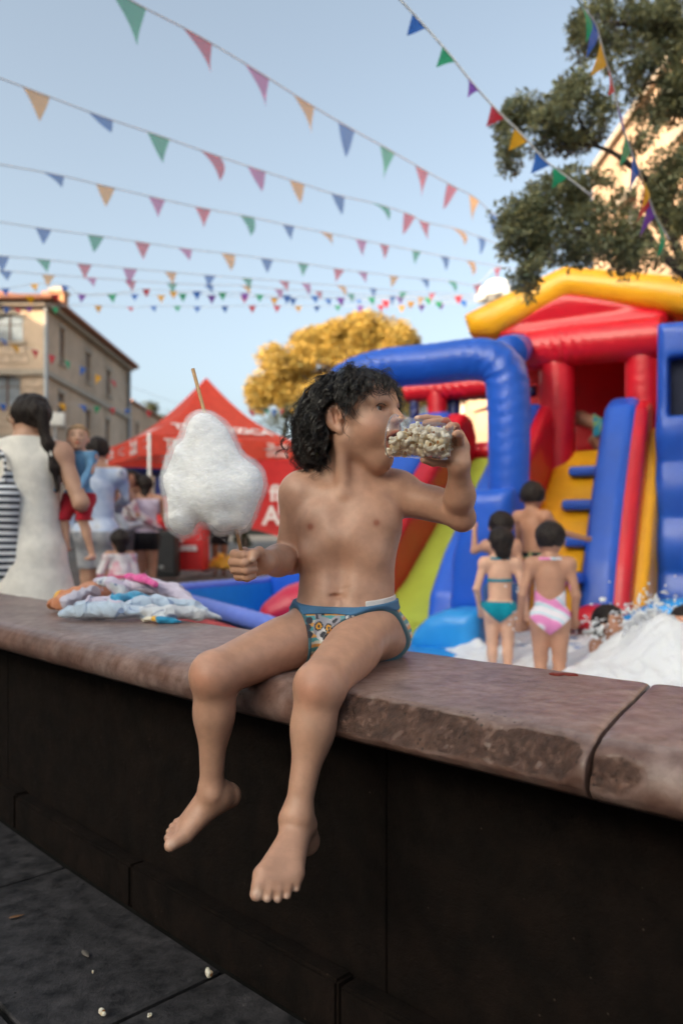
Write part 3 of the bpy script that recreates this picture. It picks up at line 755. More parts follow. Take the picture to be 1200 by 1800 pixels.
def grow_hair():
    r = np.random.default_rng(3); locks = []
    for _ in range(9000):
        v = unit(r.standard_normal(3)); x, y, z = v * skull_r
        # hairline: high on the forehead, in front of the ears, low on the nape
        if y > .0 and z < .038 + .30 * max(y - .02, 0): continue
        if y > -.035 and z < -.005: continue
        if z < -.045: continue
        locks.append(v)
        if len(locks) >= 430: break
    roots, dirs, lens, curl, amp, rad, seeds = [], [], [], [], [], [], []
    crown = unit(A(-.1, -.45, .9))
    for v in locks:
        rootc = v * skull_r; n = unit(v / skull_r)
        tang = unit((v - crown) - n * np.dot(v - crown, n))
        front = np.clip((v[1] - .25) / .5, 0, 1)
        comb = unit(tang * .9 + A(0, -.35, -.25) * (1 - front) + A(.25 * np.sign(v[0]) * .4, .25, -.2) * front + n * .12)
        L_ = r.uniform(.085, .128) * (1 - front) + r.uniform(.055, .088) * front * (.78 if v[0] > .15 else 1.0)
        if v[2] < .35 and v[1] < -.1: L_ = r.uniform(.085, .13)
        sd0 = r.standard_normal(3); kk = int(r.integers(9, 14)); cu = r.uniform(.12, .42); am0 = r.uniform(.005, .011) * (1 - .6 * front)
        for _ in range(kk):
            off = r.standard_normal(3) * .0026
            pt = rootc + off; pt = pt / np.linalg.norm(pt / skull_r) * .985
            roots.append(pt); dirs.append(comb + r.standard_normal(3) * .035); lens.append(L_ * r.uniform(.8, 1.1))
            curl.append(cu); amp.append(am0 * r.uniform(.8, 1.2)); rad.append(r.uniform(.0005, .0009)); seeds.append(sd0 + r.standard_normal(3) * .0045)
    for _ in range(260):                                  # stray hairs
        v = locks[r.integers(len(locks))]; n = unit(v / skull_r)
        roots.append(v * skull_r * .985); dirs.append(n * .35 + r.standard_normal(3) * .6); lens.append(r.uniform(.05, .12)); curl.append(1.3); amp.append(r.uniform(.004, .012))
        rad.append(.00022); seeds.append(r.standard_normal(3))
    roots, dirs = np.array(roots) @ HM.T + skull_c, np.array(dirs) @ HM.T
    pts, al = strands(roots, dirs, np.array(lens), 26, 1.9, np.array(curl), np.array(amp), None, head_shape, np.array(seeds), out=.007, stop=ear_stop)
    return strand_mesh(pts, al, np.array(rad))
V, Fq = grow_hair()
hair = mobj('hair', V, Fq, m_hair, boy)
# dark undercoat under the strands
cap = [HL(0, -.014, .030, (.071, .087, .074))]
def cap_post(p, d):
    q = (p - skull_c) @ HM
    return np.maximum(d, np.maximum(np.minimum(.030 + .10 * np.maximum(q[:, 1], 0) - q[:, 2], q[:, 1] + .030 + .2 * q[:, 2]), -.05 - q[:, 2]))
V, Fq = sdf_mesh(cap, .003, cap_post); mobj('scalp_hair', V, Fq, m_hair, boy)
# eyebrows and lashes
def brow():
    r = np.random.default_rng(8); P0, D0, L0 = [], [], []
    for sg in (1, -1):
        for i in range(200):
            t = r.random(); P0.append((sg * (.013 + .030 * t), .0765 - .011 * t ** 1.5, .0215 + .006 * math.sin(t * 2.6) + r.normal() * .0016)); D0.append((sg * 1, -.25, .25 - .6 * t + r.normal() * .2)); L0.append(.008)
        for i in range(46):
            t = r.random() * 2 - 1; P0.append((sg * .029 + .0145 * t, .0730 - .003 * t * t, .0072 + .0062 * math.sqrt(max(1 - t * t, 0)))); D0.append((t * .5, .8, -.15 + r.normal() * .1)); L0.append(.0075)
    P0 = np.array(P0) @ HM.T + HC; D0 = np.array(D0) @ HM.T; D0 /= np.linalg.norm(D0, axis=1)[:, None]; L0 = np.array(L0)
    pts = P0[:, None] + D0[:, None] * (np.linspace(0, 1, 5)[None, :, None] * L0[:, None, None])
    return strand_mesh(pts, np.ones(pts.shape[:2], bool), np.full(len(P0), .0005))
V, Fq = brow(); tag(mobj('eyebrows', V, Fq, m_hair, boy), kind='stuff')
# ------------------------------------------------------------------ cotton candy on its stick
m_stick = M('bamboo_stick', (.50, .30, .15), .6, var=.2, vs=60, bump=.0003, bs=300)
m_candy, t_, b_ = new_mat('spun_sugar')
b_.inputs['Base Color'].default_value = (.95, .96, .98, 1); b_.inputs['Roughness'].default_value = .9; b_.inputs['Specular IOR Level'].default_value = .1
b_.inputs['Subsurface Weight'].default_value = .55; b_.inputs['Subsurface Radius'].default_value = (.022, .022, .024); b_.inputs['Subsurface Scale'].default_value = 1.0
tc = nd(t_, 'ShaderNodeTexCoord'); mp = nd(t_, 'ShaderNodeMapping'); mp.inputs['Scale'].default_value = (40, 40, 200)
t_.links.new(tc.outputs['Object'], mp.inputs[0])
nz = nd(t_, 'ShaderNodeTexNoise', Scale=1.6, Detail=8.0, Roughness=.75, Distortion=1.2); t_.links.new(mp.outputs[0], nz.inputs['Vector'])
bp = nd(t_, 'ShaderNodeBump', Strength=.4, Distance=.0005); t_.links.new(nz.outputs['Fac'], bp.inputs['Height']); t_.links.new(bp.outputs[0], b_.inputs['Normal'])
m_fibre, t2, b2 = new_mat('sugar_fibre'); b2.inputs['Base Color'].default_value = (.86, .88, .92, 1); b2.inputs['Roughness'].default_value = .8
tp = nd(t2, 'ShaderNodeBsdfTransparent'); ms = nd(t2, 'ShaderNodeMixShader'); ms.inputs[0].default_value = .22
t2.links.new(tp.outputs[0], ms.inputs[1]); t2.links.new(b2.outputs[0], ms.inputs[2]); t2.links.new(ms.outputs[0], t2.nodes['Material Output'].inputs[0])
st0, st1 = P(434, 1004, 1.412), P(339, 648, 1.398)
candy = thing('cotton_candy', 'big white cotton candy on a thin wooden stick held in the boy fist', 'cotton candy', st0)
v, f = tube_vf([st0, st0 * .5 + st1 * .5, st1], .0033, 10)
stick = mobj('stick', v, f, m_stick, candy)
cp = [ell(P(384, 868, 1.405), (.070, .060, .060), k=.04), ell(P(366, 808, 1.402), (.047, .045, .065), k=.04), ell(P(356, 748, 1.400), (.017, .02, .022), k=.04), cone(P(350, 752, 1.4), P(310, 840, 1.40), .013, .014, .04), cone(P(366, 750, 1.4), P(434, 838, 1.40), .013, .018, .04),
      ell(P(436, 858, 1.405), (.024, .04, .034), k=.04), ell(P(309, 880, 1.405), (.016, .04, .052), k=.04), ell(P(322, 915, 1.400), (.028, .036, .030), k=.02),
      ell(P(388, 915, 1.402), (.033, .04, .028), k=.02), ell(P(425, 905, 1.402), (.022, .032, .033), k=.025), ell(P(314, 800, 1.40), (.010, .03, .018), k=.03), ell(P(297, 804, 1.40), (.006, .008, .010), k=.008),
      ell(P(357, 948, 1.36), (.006, .05, .020), k=.02, op='-')]
def candy_post(p, d): return d + vnoise(p, 22, 31) * .0040 + vnoise(p, 70, 32) * .0008 + vnoise(p, 190, 33) * .0003
V, Fq = sdf_mesh(cp, .0022, lambda p, d: candy_post(p, d) + .007); fl = mobj('floss', V, Fq, m_candy, candy)
# wispy outer layers, thinner and thinner
m_wisp, t5, b5 = new_mat('floss_wisp'); b5.inputs['Base Color'].default_value = (.95, .96, .98, 1); b5.inputs['Roughness'].default_value = .95; b5.inputs['Specular IOR Level'].default_value = .05
tc = nd(t5, 'ShaderNodeTexCoord'); mp = nd(t5, 'ShaderNodeMapping'); mp.inputs['Scale'].default_value = (28, 28, 70); t5.links.new(tc.outputs['Object'], mp.inputs[0])
nz = nd(t5, 'ShaderNodeTexNoise', Scale=1.5, Detail=7.0, Roughness=.7, Distortion=2.0); t5.links.new(mp.outputs[0], nz.inputs['Vector'])
al_ = ramp(t5, nz.outputs['Fac'], [(.36, (.02, .02, .02)), (.78, (.34, .34, .34))]); tp = nd(t5, 'ShaderNodeBsdfTransparent'); ms = nd(t5, 'ShaderNodeMixShader')
tl_ = nd(t5, 'ShaderNodeBsdfTranslucent'); tl_.inputs[0].default_value = (.95, .96, .98, 1); m5 = nd(t5, 'ShaderNodeMixShader'); m5.inputs[0].default_value = .5; t5.links.new(b5.outputs[0], m5.inputs[1]); t5.links.new(tl_.outputs[0], m5.inputs[2])
t5.links.new(al_, ms.inputs[0]); t5.links.new(tp.outputs[0], ms.inputs[1]); t5.links.new(m5.outputs[0], ms.inputs[2]); t5.links.new(ms.outputs[0], t5.nodes['Material Output'].inputs[0])
for k_ in range(1, 5):
    V2, F2 = sdf_mesh(cp, .0035, lambda p, d: candy_post(p, d) + .005 - .0017 * k_ + vnoise(p, 60, 34 + k_) * .0014); mobj('floss_layer', V2, F2, m_wisp, candy)
# fine fibres lying over and sticking out of the floss
r = np.random.default_rng(5); me = fl.data; nv = len(V)
nr_ = np.zeros(nv * 3); me.vertices.foreach_get('normal', nr_); nr_ = nr_.reshape(-1, 3)
pick = r.integers(0, nv, 700); base = V[pick]; n_ = nr_[pick]; rnd = r.standard_normal((700, 3))
tn = rnd - n_ * (rnd * n_).sum(1)[:, None]; tn /= np.linalg.norm(tn, axis=1)[:, None]
ln = r.uniform(.008, .026, 700); lift = r.uniform(.0, .30, 700) ** 1.5 * 1.2; cur = r.standard_normal((700, 3)) * .25
pts = np.stack([base - n_ * .001 + tn * (ln * q)[:, None] + n_ * (ln * lift * math.sin(q * 2.6) * .5 + .0008)[:, None] + cur * (ln * q * q * .5)[:, None] for q in np.linspace(0, 1, 6)], 1)
v1, f1 = strand_mesh(pts, np.ones(pts.shape[:2], bool), np.full(700, .00014))
wb = P(297, 806, 1.40); pts = []
for k in range(34):                                         # curled wisps at its edge and on the underside
    c = wb + r.standard_normal(3) * A(.004, .008, .009) if k < 18 else P(r.uniform(325, 420), 940, 1.385) + r.standard_normal(3) * A(.0, .01, .003)
    a0 = r.uniform(0, 6.3); rr = r.uniform(.003, .007); tt = np.linspace(0, r.uniform(3, 6), 12)
    pts.append(np.stack([c[0] + rr * np.cos(a0 + tt), c[1] + tt * .001, c[2] + rr * np.sin(a0 + tt) * 1.2], 1))
pts = np.array(pts); v2, f2 = strand_mesh(pts, np.ones(pts.shape[:2], bool), np.full(34, .0004))
tag(mobj('fibres', np.vstack([v1, v2]), np.vstack([f1, f2 + len(v1)]), m_fibre, candy), kind='stuff')

# ------------------------------------------------------------------ clear plastic cup and its popcorn
c_rim, c_bot = P(690, 766, 1.495), P(799, 779, 1.452)
CU = frame(c_bot - c_rim); CL = np.linalg.norm(c_bot - c_rim)
m_cup, t3, b3 = new_mat('clear_plastic')
b3.inputs['Base Color'].default_value = (.9, .92, .94, 1); b3.inputs['Roughness'].default_value = .07
tp = nd(t3, 'ShaderNodeBsdfTransparent'); tp.inputs[0].default_value = (.985, .985, .99, 1)
lw = nd(t3, 'ShaderNodeLayerWeight', Blend=.32); ma = nd(t3, 'ShaderNodeMapRange'); ma.inputs[1].default_value = 0; ma.inputs[2].default_value = 1; ma.inputs[3].default_value = .055; ma.inputs[4].default_value = .62
t3.links.new(lw.outputs['Facing'], ma.inputs[0]); ms = nd(t3, 'ShaderNodeMixShader'); t3.links.new(ma.outputs[0], ms.inputs[0])
gl = nd(t3, 'ShaderNodeBsdfGlossy', Roughness=.06); gl.inputs[0].default_value = (.9, .92, .95, 1)
t3.links.new(tp.outputs[0], ms.inputs[1]); t3.links.new(gl.outputs[0], ms.inputs[2]); t3.links.new(ms.outputs[0], t3.nodes['Material Output'].inputs[0])
def lathe(prof, c, Mx, n=56):
    V = []; Fc = []
    for (rr, z) in prof:
        a = np.arange(n) / n * 2 * np.pi
        V.append(c + (np.stack([rr * np.cos(a), rr * np.sin(a), np.full(n, z)], 1)) @ Mx.T)
    for i in range(len(prof) - 1):
        for j in range(n): Fc.append((i * n + j, i * n + (j + 1) % n, (i + 1) * n + (j + 1) % n, (i + 1) * n + j))
    return np.vstack(V), Fc
cup = thing('plastic_cup', 'clear plastic cup of popcorn tipped to the boy mouth', 'cup', c_bot)
R0, R1 = .0405, .0315
V, Fc = lathe([(R0, 0), (R0 - .0004, .004), (R0 - .001, .012), (R0 - .0022, .0125), (R1 + .003, CL * .82), (R1 + .0022, CL * .83), (R1 + .001, CL - .003), (R1 - .002, CL), (R1 - .004, CL - .0005), (R1 - .006, CL - .004), (.0005, CL - .0045)], c_rim, CU)
mobj('cup_wall', V, Fc, m_cup, cup)
a = np.linspace(0, 2 * np.pi, 57); ring = c_rim + np.stack([R0 * np.cos(a), R0 * np.sin(a), 0 * a], 1) @ CU.T
v, f = tube_vf(ring, .0013, 8, False); m_rim = M('plastic_rim', (.75, .77, .8), .12, var=.02)
t4 = m_rim.node_tree; b4 = t4.nodes['Principled BSDF']; b4.inputs['Transmission Weight'].default_value = .75
mobj('rim', v, f, m_rim, cup)
m_pop = M('popcorn', (1, 1, 1), .75, var=.06, vs=120, bump=.0006, bs=400, attr=True, trans=.35)
pops = []
for k in range(6):
    r = np.random.default_rng(40 + k); pr = []
    for q in range(int(r.integers(6, 9))):
        d = unit(r.standard_normal(3)); pr.append(ell(d * r.uniform(.0028, .0055), r.uniform(.0020, .0038) * A(1, 1, 1) * (1 + .25 * r.standard_normal(3)).clip(.7, 1.3), k=.0012))
    pr.append(ell(A(0, 0, 0), .0034, k=.001))
    V, Fq = sdf_mesh(pr, .0007); dd = np.linalg.norm(V, axis=1)
    C = np.ones((len(V), 3)) * A(1.0, .95, .82); inner = np.clip((.0052 - dd) / .0022, 0, 1)[:, None]
    C = C * (1 - inner) + inner * A(.90, .74, .45); h = unit(r.standard_normal(3)); hm = (V @ h > .0042 - .0012) & (dd < .0048); C[hm] = A(.40, .18, .05)
    me = mk_mesh('popcorn', V, Fq, True, C); me.materials.append(m_pop); pops.append(me)
r = np.random.default_rng(77); got = []
up = A(0, 0, 1); upc = unit(up - CU[:, 2] * (up @ CU[:, 2]))
for _ in range(60000):
    z = r.uniform(-.004, CL - .011); rad_in = R0 + (R1 - R0) * np.clip(z, 0, CL) / CL - .0068
    a_, q_ = r.uniform(0, 6.283), rad_in * math.sqrt(r.random())
    p = c_rim + CU @ A(q_ * math.cos(a_), q_ * math.sin(a_), z); hgt = (p - (c_rim + CU[:, 2] * z)) @ upc
    top = -.030 + .050 * np.clip((z + .004) / .05, 0, 1) ** .7                        # heap slopes up towards the bottom
    if hgt > top or hgt < -.034: continue
    if z < .004 and hgt > -.020: continue
    if got and np.min(np.linalg.norm(np.array(got) - p, axis=1)) < .0122: continue
    got.append(p)
    if len(got) >= 140: break
def rand_rot(r): return np.array(Matrix.Rotation(r.uniform(0, 6.28), 3, Vector(unit(r.standard_normal(3)))))
for k, p in enumerate(got):
    o = inst('popcorn', pops[k % 6], m4(rand_rot(r), p, r.uniform(1.15, 1.55)))
    tag(o, 'puffy popcorn piece heaped inside the clear plastic cup', 'popcorn', 'popcorn pieces in the cup')
for (px, py, s_, lab) in ((370, 1718, 1.5, 'largest popcorn piece dropped on the dark paving near the plinth'), (181, 1789, 1.35, 'flattened popcorn piece on the paving at the very bottom edge'),
                          (263, 1790, .8, 'tiny popcorn crumb on the paving between the two dropped popcorn pieces'), (163, 1711, .45, 'small white crumb lying on the joint of the paving')):
    o = inst('popcorn', pops[(px + py) % 6], m4(rand_rot(r), gp(px, py) + A(0, 0, .006 * s_), s_)); tag(o, lab, 'popcorn')

# ------------------------------------------------------------------ crumpled towel on the coping
def TP(px, py, dz=0.0):
    """a point resting dz above the coping's top under a photo point"""
    t = (WT + dz - CZ) / ((HY - py) / F); return A((px - HX) / F * t, t, WT + dz)
folds = []                                             # (prims, colour key)
def ridge(pts, rs, key, flat=1.25):
    q = [TP(x, y, dz) for x, y, dz in pts]; pr = []
    for a, b, ra, rb in zip(q[:-1], q[1:], rs[:-1], rs[1:]): pr.append(cone(a, b, ra, rb, .010, ax=A(0, 0, 1), ratio=flat))
    folds.append((pr, key))
ridge([(112, 1058, .036), (150, 1044, .052), (182, 1036, .058), (214, 1034, .048)], [.033, .042, .040, .026], 'a')      # rolled corner
ridge([(98, 1062, .026), (112, 1052, .040)], [.022, .030], 'a')
ridge([(176, 1020, .098), (200, 1026, .094), (218, 1044, .062)], [.015, .024, .024], 'w')                                # upstanding fold
ridge([(222, 1030, .082), (262, 1030, .086), (300, 1040, .068), (334, 1062, .034)], [.026, .034, .036, .022], 'l')       # mound behind
ridge([(226, 1014, .112), (250, 1017, .112), (276, 1028, .096)], [.010, .013, .009], 'p')                                # pink hem
ridge([(112, 1080, .016), (150, 1074, .028), (205, 1072, .034), (250, 1078, .024)], [.017, .034, .034, .020], 'b')       # long front fold
ridge([(160, 1056, .058), (200, 1054, .060), (235, 1062, .044)], [.014, .019, .015], 'l')
ridge([(210, 1050, .068), (238, 1050, .064), (268, 1054, .054)], [.018, .021, .015], 't')                                # blue pocket
ridge([(232, 1060, .052), (275, 1060, .048), (330, 1066, .036), (372, 1082, .010)], [.018, .026, .029, .010], 'b')
ridge([(240, 1074, .030), (300, 1075, .032), (350, 1080, .020), (382, 1086, .007)], [.015, .025, .022, .007], 'w')
ridge([(245, 1090, .004), (280, 1091, .009), (318, 1093, .005)], [.006, .009, .007], 'c')
allp = [q for pr, _ in folds for q in pr]
for pr, _ in folds:
    for q in pr: q['k'] = .007
def towel_post(p, d):
    w1 = p + np.stack([vnoise(p, 13, 90 + k) for k in range(3)], 1) * .022
    rid = 1 - np.abs(vnoise(w1 * A(1, 1, .7), 20, 95)) * 2.2
    rid2 = 1 - np.abs(vnoise(w1 + 3.3, 42, 96)) * 2.2
    d = d - np.clip(rid, 0, 1) ** 1.5 * .0085 - np.clip(rid2, 0, 1) ** 2 * .0032 + .004
    return np.maximum(d, WT + .0015 - p[:, 2])
V, Fq = sdf_mesh(allp, .0024, towel_post, pad=.02)
dist = np.stack([np.min([q['fn'](V) for q in pr], 0) for pr, _ in folds], 1); kk = np.array([k for _, k in folds])[dist.argmin(1)]
pal = dict(w=(.60, .64, .70), l=(.58, .53, .66), p=(.72, .10, .34), b=(.47, .58, .72), t=(.07, .33, .55), c=(.70, .66, .55), a=(.28, .50, .62))
C = np.array([pal[k] for k in kk]); xx = V @ unit(A(.9, -.35, .25))
wob = vnoise(V, 12, 97) * .012; tA = (xx - xx[kk == 'a'].min()) / np.ptp(xx[kk == 'a']) + wob * 3
C[(kk == 'a') & (tA > .30)] = A(.80, .42, .04); C[(kk == 'a') & (tA > .46)] = A(.60, .24, .12); C[(kk == 'a') & (tA > .86)] = A(.58, .56, .66)
C[(kk == 'a') & (tA < .05)] = A(.66, .10, .22)
st_ = (vnoise(V, 75, 98) > .80) & (kk == 'a') & (tA < .30); C[st_] = A(.70, .75, .78)
tC = (xx - xx[kk == 'c'].min()) / np.ptp(xx[kk == 'c']); C[(kk == 'c') & (tC > .42)] = A(.80, .46, .04); C[(kk == 'c') & (tC > .60)] = A(.03, .28, .50)
lines_ = (np.abs(vnoise(V, 24, 99)) < .05) & np.isin(kk, ['b', 'l', 'w']) & (vnoise(V, 7, 89) > -.1); C[lines_] *= A(.45, .50, .66)
pat = (vnoise(V, 11, 88) > .25) & np.isin(kk, ['b', 'w']); C[pat] = A(.57, .52, .66)
m_towel = M('printed_towel', (1, 1, 1), .95, var=.06, vs=60, bump=.0012, bs=800, attr=True, sheen=.35, spec=.1)
tpos = TP(232, 1066)
tag(mobj('towel', V, Fq, m_towel, None, True, C, loc=tpos), 'crumpled pastel beach towel with a pink edge heaped on the stone coping', 'towel')
# ------------------------------------------------------------------ inflatable slide house and its pool
def vinyl(name, col, rough=.38, coat=.12, var=.06):
    m = M(name, col, rough, var=var, vs=2.2, bump=.006, bs=9, spec=.5, coat=coat)
    m.node_tree.nodes['Principled BSDF'].inputs['Coat Roughness'].default_value = .25
    return m
v_blue = vinyl('blue_vinyl', (.014, .10, .56)); v_red = vinyl('red_vinyl', (.64, .008, .022)); v_yel = vinyl('yellow_vinyl', (.92, .43, .010))
v_green = vinyl('lime_vinyl', (.42, .50, .06)); v_sky = vinyl('light_blue_vinyl', (.02, .27, .68)); v_navy = vinyl('navy_vinyl', (.010, .022, .14)); v_peri = vinyl('periwinkle_vinyl', (.12, .19, .68))
v_mesh = M('dark_netting', (.02, .025, .05), .8)
IO = A(2.34, 8.4, 0); IU = A(.855, -.5185, 0); IW = A(.5185, .855, 0); IZ = A(0, 0, 1); CC = A(0, 0, CZ)
def PL(px, py, b=0.0):
    """where the ray of a photo point meets the upright plane at depth b of the house front"""
    d = A((px - HX) / F, 1, (HY - py) / F); t = ((IO + b * IW - CC) @ IW) / (d @ IW); return CC + d * t
def L3(a, b, z): return IO + a * IU + b * IW + z * IZ
slide = thing('inflatable_slide', 'huge blue red and yellow inflatable slide house with a gabled yellow roof', 'inflatable slide', L3(0, 0, 0))
def front(name, mat, pxs, b, t, rad, swell=None, extra=(), h=.03, k=.05):
    o = L3(0, b, 0); pl = [((PL(x, y, b) - o) @ IU, PL(x, y, b)[2]) for x, y in pxs]
    V, Fq = sdf_mesh([puff(o, IU, IZ, -IW, pl, t, rad, k, swell=swell)] + list(extra), h)
    return mobj(name, V, Fq, mat, slide)
def side(name, mat, prof, a0, a1, rad, h=.03, swell=None):
    o = L3((a0 + a1) / 2, 0, 0)
    V, Fq = sdf_mesh([puff(o, IW, IZ, np.cross(IW, IZ), prof, (a1 - a0) / 2, rad, swell=swell)], h)
    return mobj(name, V, Fq, mat, slide)
def vtube(name, mat, pts, r, n=60, sides=28, crease=.006, parent=None, seam=.62):
    n = n * 3
    p = spline(pts, n); s = np.concatenate([[0], np.cumsum(np.linalg.norm(np.diff(p, axis=0), axis=1))])
    # puckers gather where the tube bends
    T = np.gradient(p, axis=0); T /= np.linalg.norm(T, axis=1)[:, None]; kpp = np.linalg.norm(np.gradient(T, axis=0), axis=1)
    rr = np.full(n, r) if np.isscalar(r) else np.interp(np.linspace(0, 1, n), np.linspace(0, 1, len(r)), r)
    V, Fc = tube_vf(p, rr, sides)
    Vr = V.reshape(n, sides, 3); c = p[:, None]; d = Vr - c
    ph = np.arange(sides) / sides * 2 * np.pi
    if seam: rr = rr - .012 * np.exp(-(((s + .2) % seam - seam / 2) / .022) ** 2)          # welded seams pinch the tube
    wv = np.sin(s[:, None] * 60 + 2 * np.sin(ph * 3)) * (crease * (np.minimum(kpp / (kpp.max() + 1e-6), 1)[:, None] + .12))
    V = (c + d * (1 + wv[..., None] / rr[:, None, None])).reshape(-1, 3)
    return mobj(name, V, Fc, mat, parent or slide)
# roof, gable, band, columns
o = L3(0, -.22, 0)
rp = [((PL(x, y, -.22) - o) @ IU, PL(x, y, -.22)[2]) for x, y in [(806, 549), (880, 512), (987, 460), (1100, 470), (1230, 482), (1236, 560), (1160, 543), (996, 520), (860, 590), (818, 588)]]
V, Fq = sdf_mesh([puff(L3(0, .62, 0), IU, IZ, -IW, rp, .84, .17)], .035); mobj('roof', V, Fq, v_yel, slide)
front('gable_panel', v_red, [(862, 594), (996, 512), (1176, 545), (1176, 590), (930, 606)], .04, .16, .12, swell=lambda x, z: .05 * np.abs(np.sin((z - 2.75) * 8)))
vtube('lintel_tube', v_red, [PL(928, 618, -.12), PL(1000, 608, -.12), PL(1090, 600, -.12), PL(1162, 594, -.12)], .205, 30)
for px, py0, r_ in ((979, 640, .185), (1131, 628, .18)):
    vtube('house_column', v_red, [PL(px, py0, -.05), PL(px, 740, -.05), PL(px, 860, -.05), PL(px, 1050, -.05)], r_, 50)
V, Fq = sdf_mesh([rbox(L3(.15, 1.45, 1.7), (1.05, .12, 1.6), np.stack([IU, IW, IZ], 1), .1)], .04); mobj('back_panel', V, Fq, v_red, slide)
V, Fq = sdf_mesh([rbox(L3(.95, .75, 1.7), (.12, .75, 1.6), np.stack([IU, IW, IZ], 1), .1)], .04); mobj('side_panel', V, Fq, v_red, slide)
V, Fq = sdf_mesh([rbox(L3(-.20, .75, .84), (1.35, .80, .86), np.stack([IU, IW, IZ], 1), .1)], .04); mobj('platform', V, Fq, v_red, slide)
# blue wall on the right with a net window, horizontal cells below
wo_ = L3(0, -.35, 0)
blue = [((PL(x, y, -.35) - wo_) @ IU, PL(x, y, -.35)[2]) for x, y in [(1157, 572), (1330, 560), (1330, 1140), (1152, 1120)]]
cw = PL(1225, 680, -.35)
V, Fq = sdf_mesh([puff(wo_, IU, IZ, -IW, blue, .17, .10, swell=lambda x, z: .055 * np.abs(np.sin((z - .02) * np.pi / .52)) * (z < 2.12)), rbox(cw, (.235, .5, .275), np.stack([IU, IW, IZ], 1), .03, .03, '-')], .026)
bw = mobj('blue_wall', V, Fq, v_blue, slide)
g = Geo(); Rw = np.stack([IU, IW, IZ], 1); g.box(cw, (.50, .01, .60), Rw); wn = g.obj('net_window', v_mesh, bw)
# climbing ramp with step blocks, sliding lane, rails
side('climbing_ramp', v_yel, [(.12, 1.72), (-.04, 1.78), (-.55, 1.30), (-1.2, .62), (-1.75, .12), (-2.2, .06), (-2.2, -.03), (.12, -.03)], -.06, .50, .05, swell=lambda b, z: .0)
for px, py, wd in ((1029, 829, 52), (1020, 888, 58), (1012, 952, 40), (1003, 1016, 40)):
    z = PL(px, py, -.5)[2]
    for _ in range(4):                                       # follow the ramp's slope
        b_ = np.interp(z, [.12, .62, 1.30, 1.78], [-1.75, -1.2, -.55, -.04]) - .06; z = PL(px, py, b_)[2]
    c = PL(px, py, b_); hw = wd / 2 * c[1] / F * 1.05
    V, Fq = sdf_mesh([rbox(c, (hw, .10, .052), np.stack([IU, IW, IZ], 1), .035)], .014); mobj('step_block', V, Fq, v_blue, slide)
side('slide_lane', v_green, [(.1, 1.70), (-.02, 1.76), (-.9, 1.10), (-1.7, .50), (-2.3, .16), (-2.75, .12), (-2.75, -.03), (.1, -.03)], -1.02, -.36, .05)
railp = [(.12, 0), (.12, 2.05), (0, 2.24), (-.2, 2.28), (-.42, 2.16), (-1.2, 1.52), (-2.1, .78), (-2.4, .42), (-2.5, 0)]
inset = lambda pr, d: [(b_ + (d if b_ < -.2 else 0) * .8, z - (d if z > .1 else 0)) for b_, z in pr]
def rail(a0, a1, a2, prof, yel=None):
    side('slide_rail', v_blue, prof, a0, a1, .09)
    side('rail_side', v_red, inset(prof, .035), a1 - .09, a2, .07)
    if yel: side('rail_foot', v_yel, inset(prof, .24), a2 - .12, a2 + yel, .09)
rail(-1.62, -1.18, -1.0, railp)
rail(-.46, -.16, -.05, [(b_, z) for b_, z in railp])
steep = [(.10, 0), (.10, 2.0), (-.05, 2.22), (-.22, 2.26), (-.42, 2.16), (-.62, 1.86), (-.95, 1.28), (-1.25, .66), (-1.42, .2), (-1.44, 0)]
rail(.50, .82, .92, steep, .10)
# arch over the lane, its puffed feet, the portal behind it
vtube('arch_tube', v_blue, [PL(590, 1075, -2.3), PL(590, 850, -2.3), PL(592, 730, -2.3), PL(606, 676, -2.3), PL(665, 650, -2.3), PL(760, 640, -2.3), PL(845, 632, -2.3), PL(884, 652, -2.3), PL(893, 705, -2.3), PL(894, 780, -2.3), PL(893, 872, -2.3)],
      [.17, .17, .172, .172, .17, .17, .17, .172, .17, .165, .155], 150)
front('arch_foot', v_blue, [(842, 862), (915, 858), (912, 1000), (905, 1085), (802, 1078), (808, 980), (824, 905)], -2.32, .24, .12)
front('arch_foot', v_blue, [(494, 1010), (530, 975), (640, 980), (640, 1090), (500, 1085)], -2.2, .24, .10)
vtube('tie_tube', v_blue, [PL(893, 622, -2.1), PL(903, 616, -1.0), PL(915, 612, .1)], .15, 24)
vtube('portal_tube', v_red, [PL(715, 690, .05), PL(790, 683, .05), PL(870, 676, .05)], .12, 24)
vtube('portal_post', v_red, [PL(768, 690, .05), PL(768, 760, .05), PL(768, 900, .05)], .115, 24)
vtube('portal_post', v_navy, [PL(797, 690, .2), PL(797, 760, .2), PL(797, 860, .2)], .075, 16)
vtube('portal_tube', v_navy, [PL(775, 698, .22), PL(830, 694, .22), PL(940, 688, .22)], .06, 16)
vtube('portal_post', v_navy, [PL(728, 690, .05), PL(728, 760, .05), PL(726, 880, .05)], .05, 16)
vtube('ledge_tube', v_red, [PL(838, 792, .1), PL(880, 790, .1), PL(938, 787, .1)], .09, 16)
front('cushion', v_sky, [(731, 1146), (743, 1106), (768, 1080), (800, 1067), (856, 1070), (857, 1150)], -2.75, .26, .12)
front('cushion', v_red, [(985, 1098), (1005, 1074), (1035, 1062), (1068, 1066), (1075, 1110)], -1.75, .22, .12)
front('cushion', v_sky, [(1040, 1150), (1090, 1085), (1150, 1056), (1280, 1045), (1280, 1150)], -1.55, .22, .10)

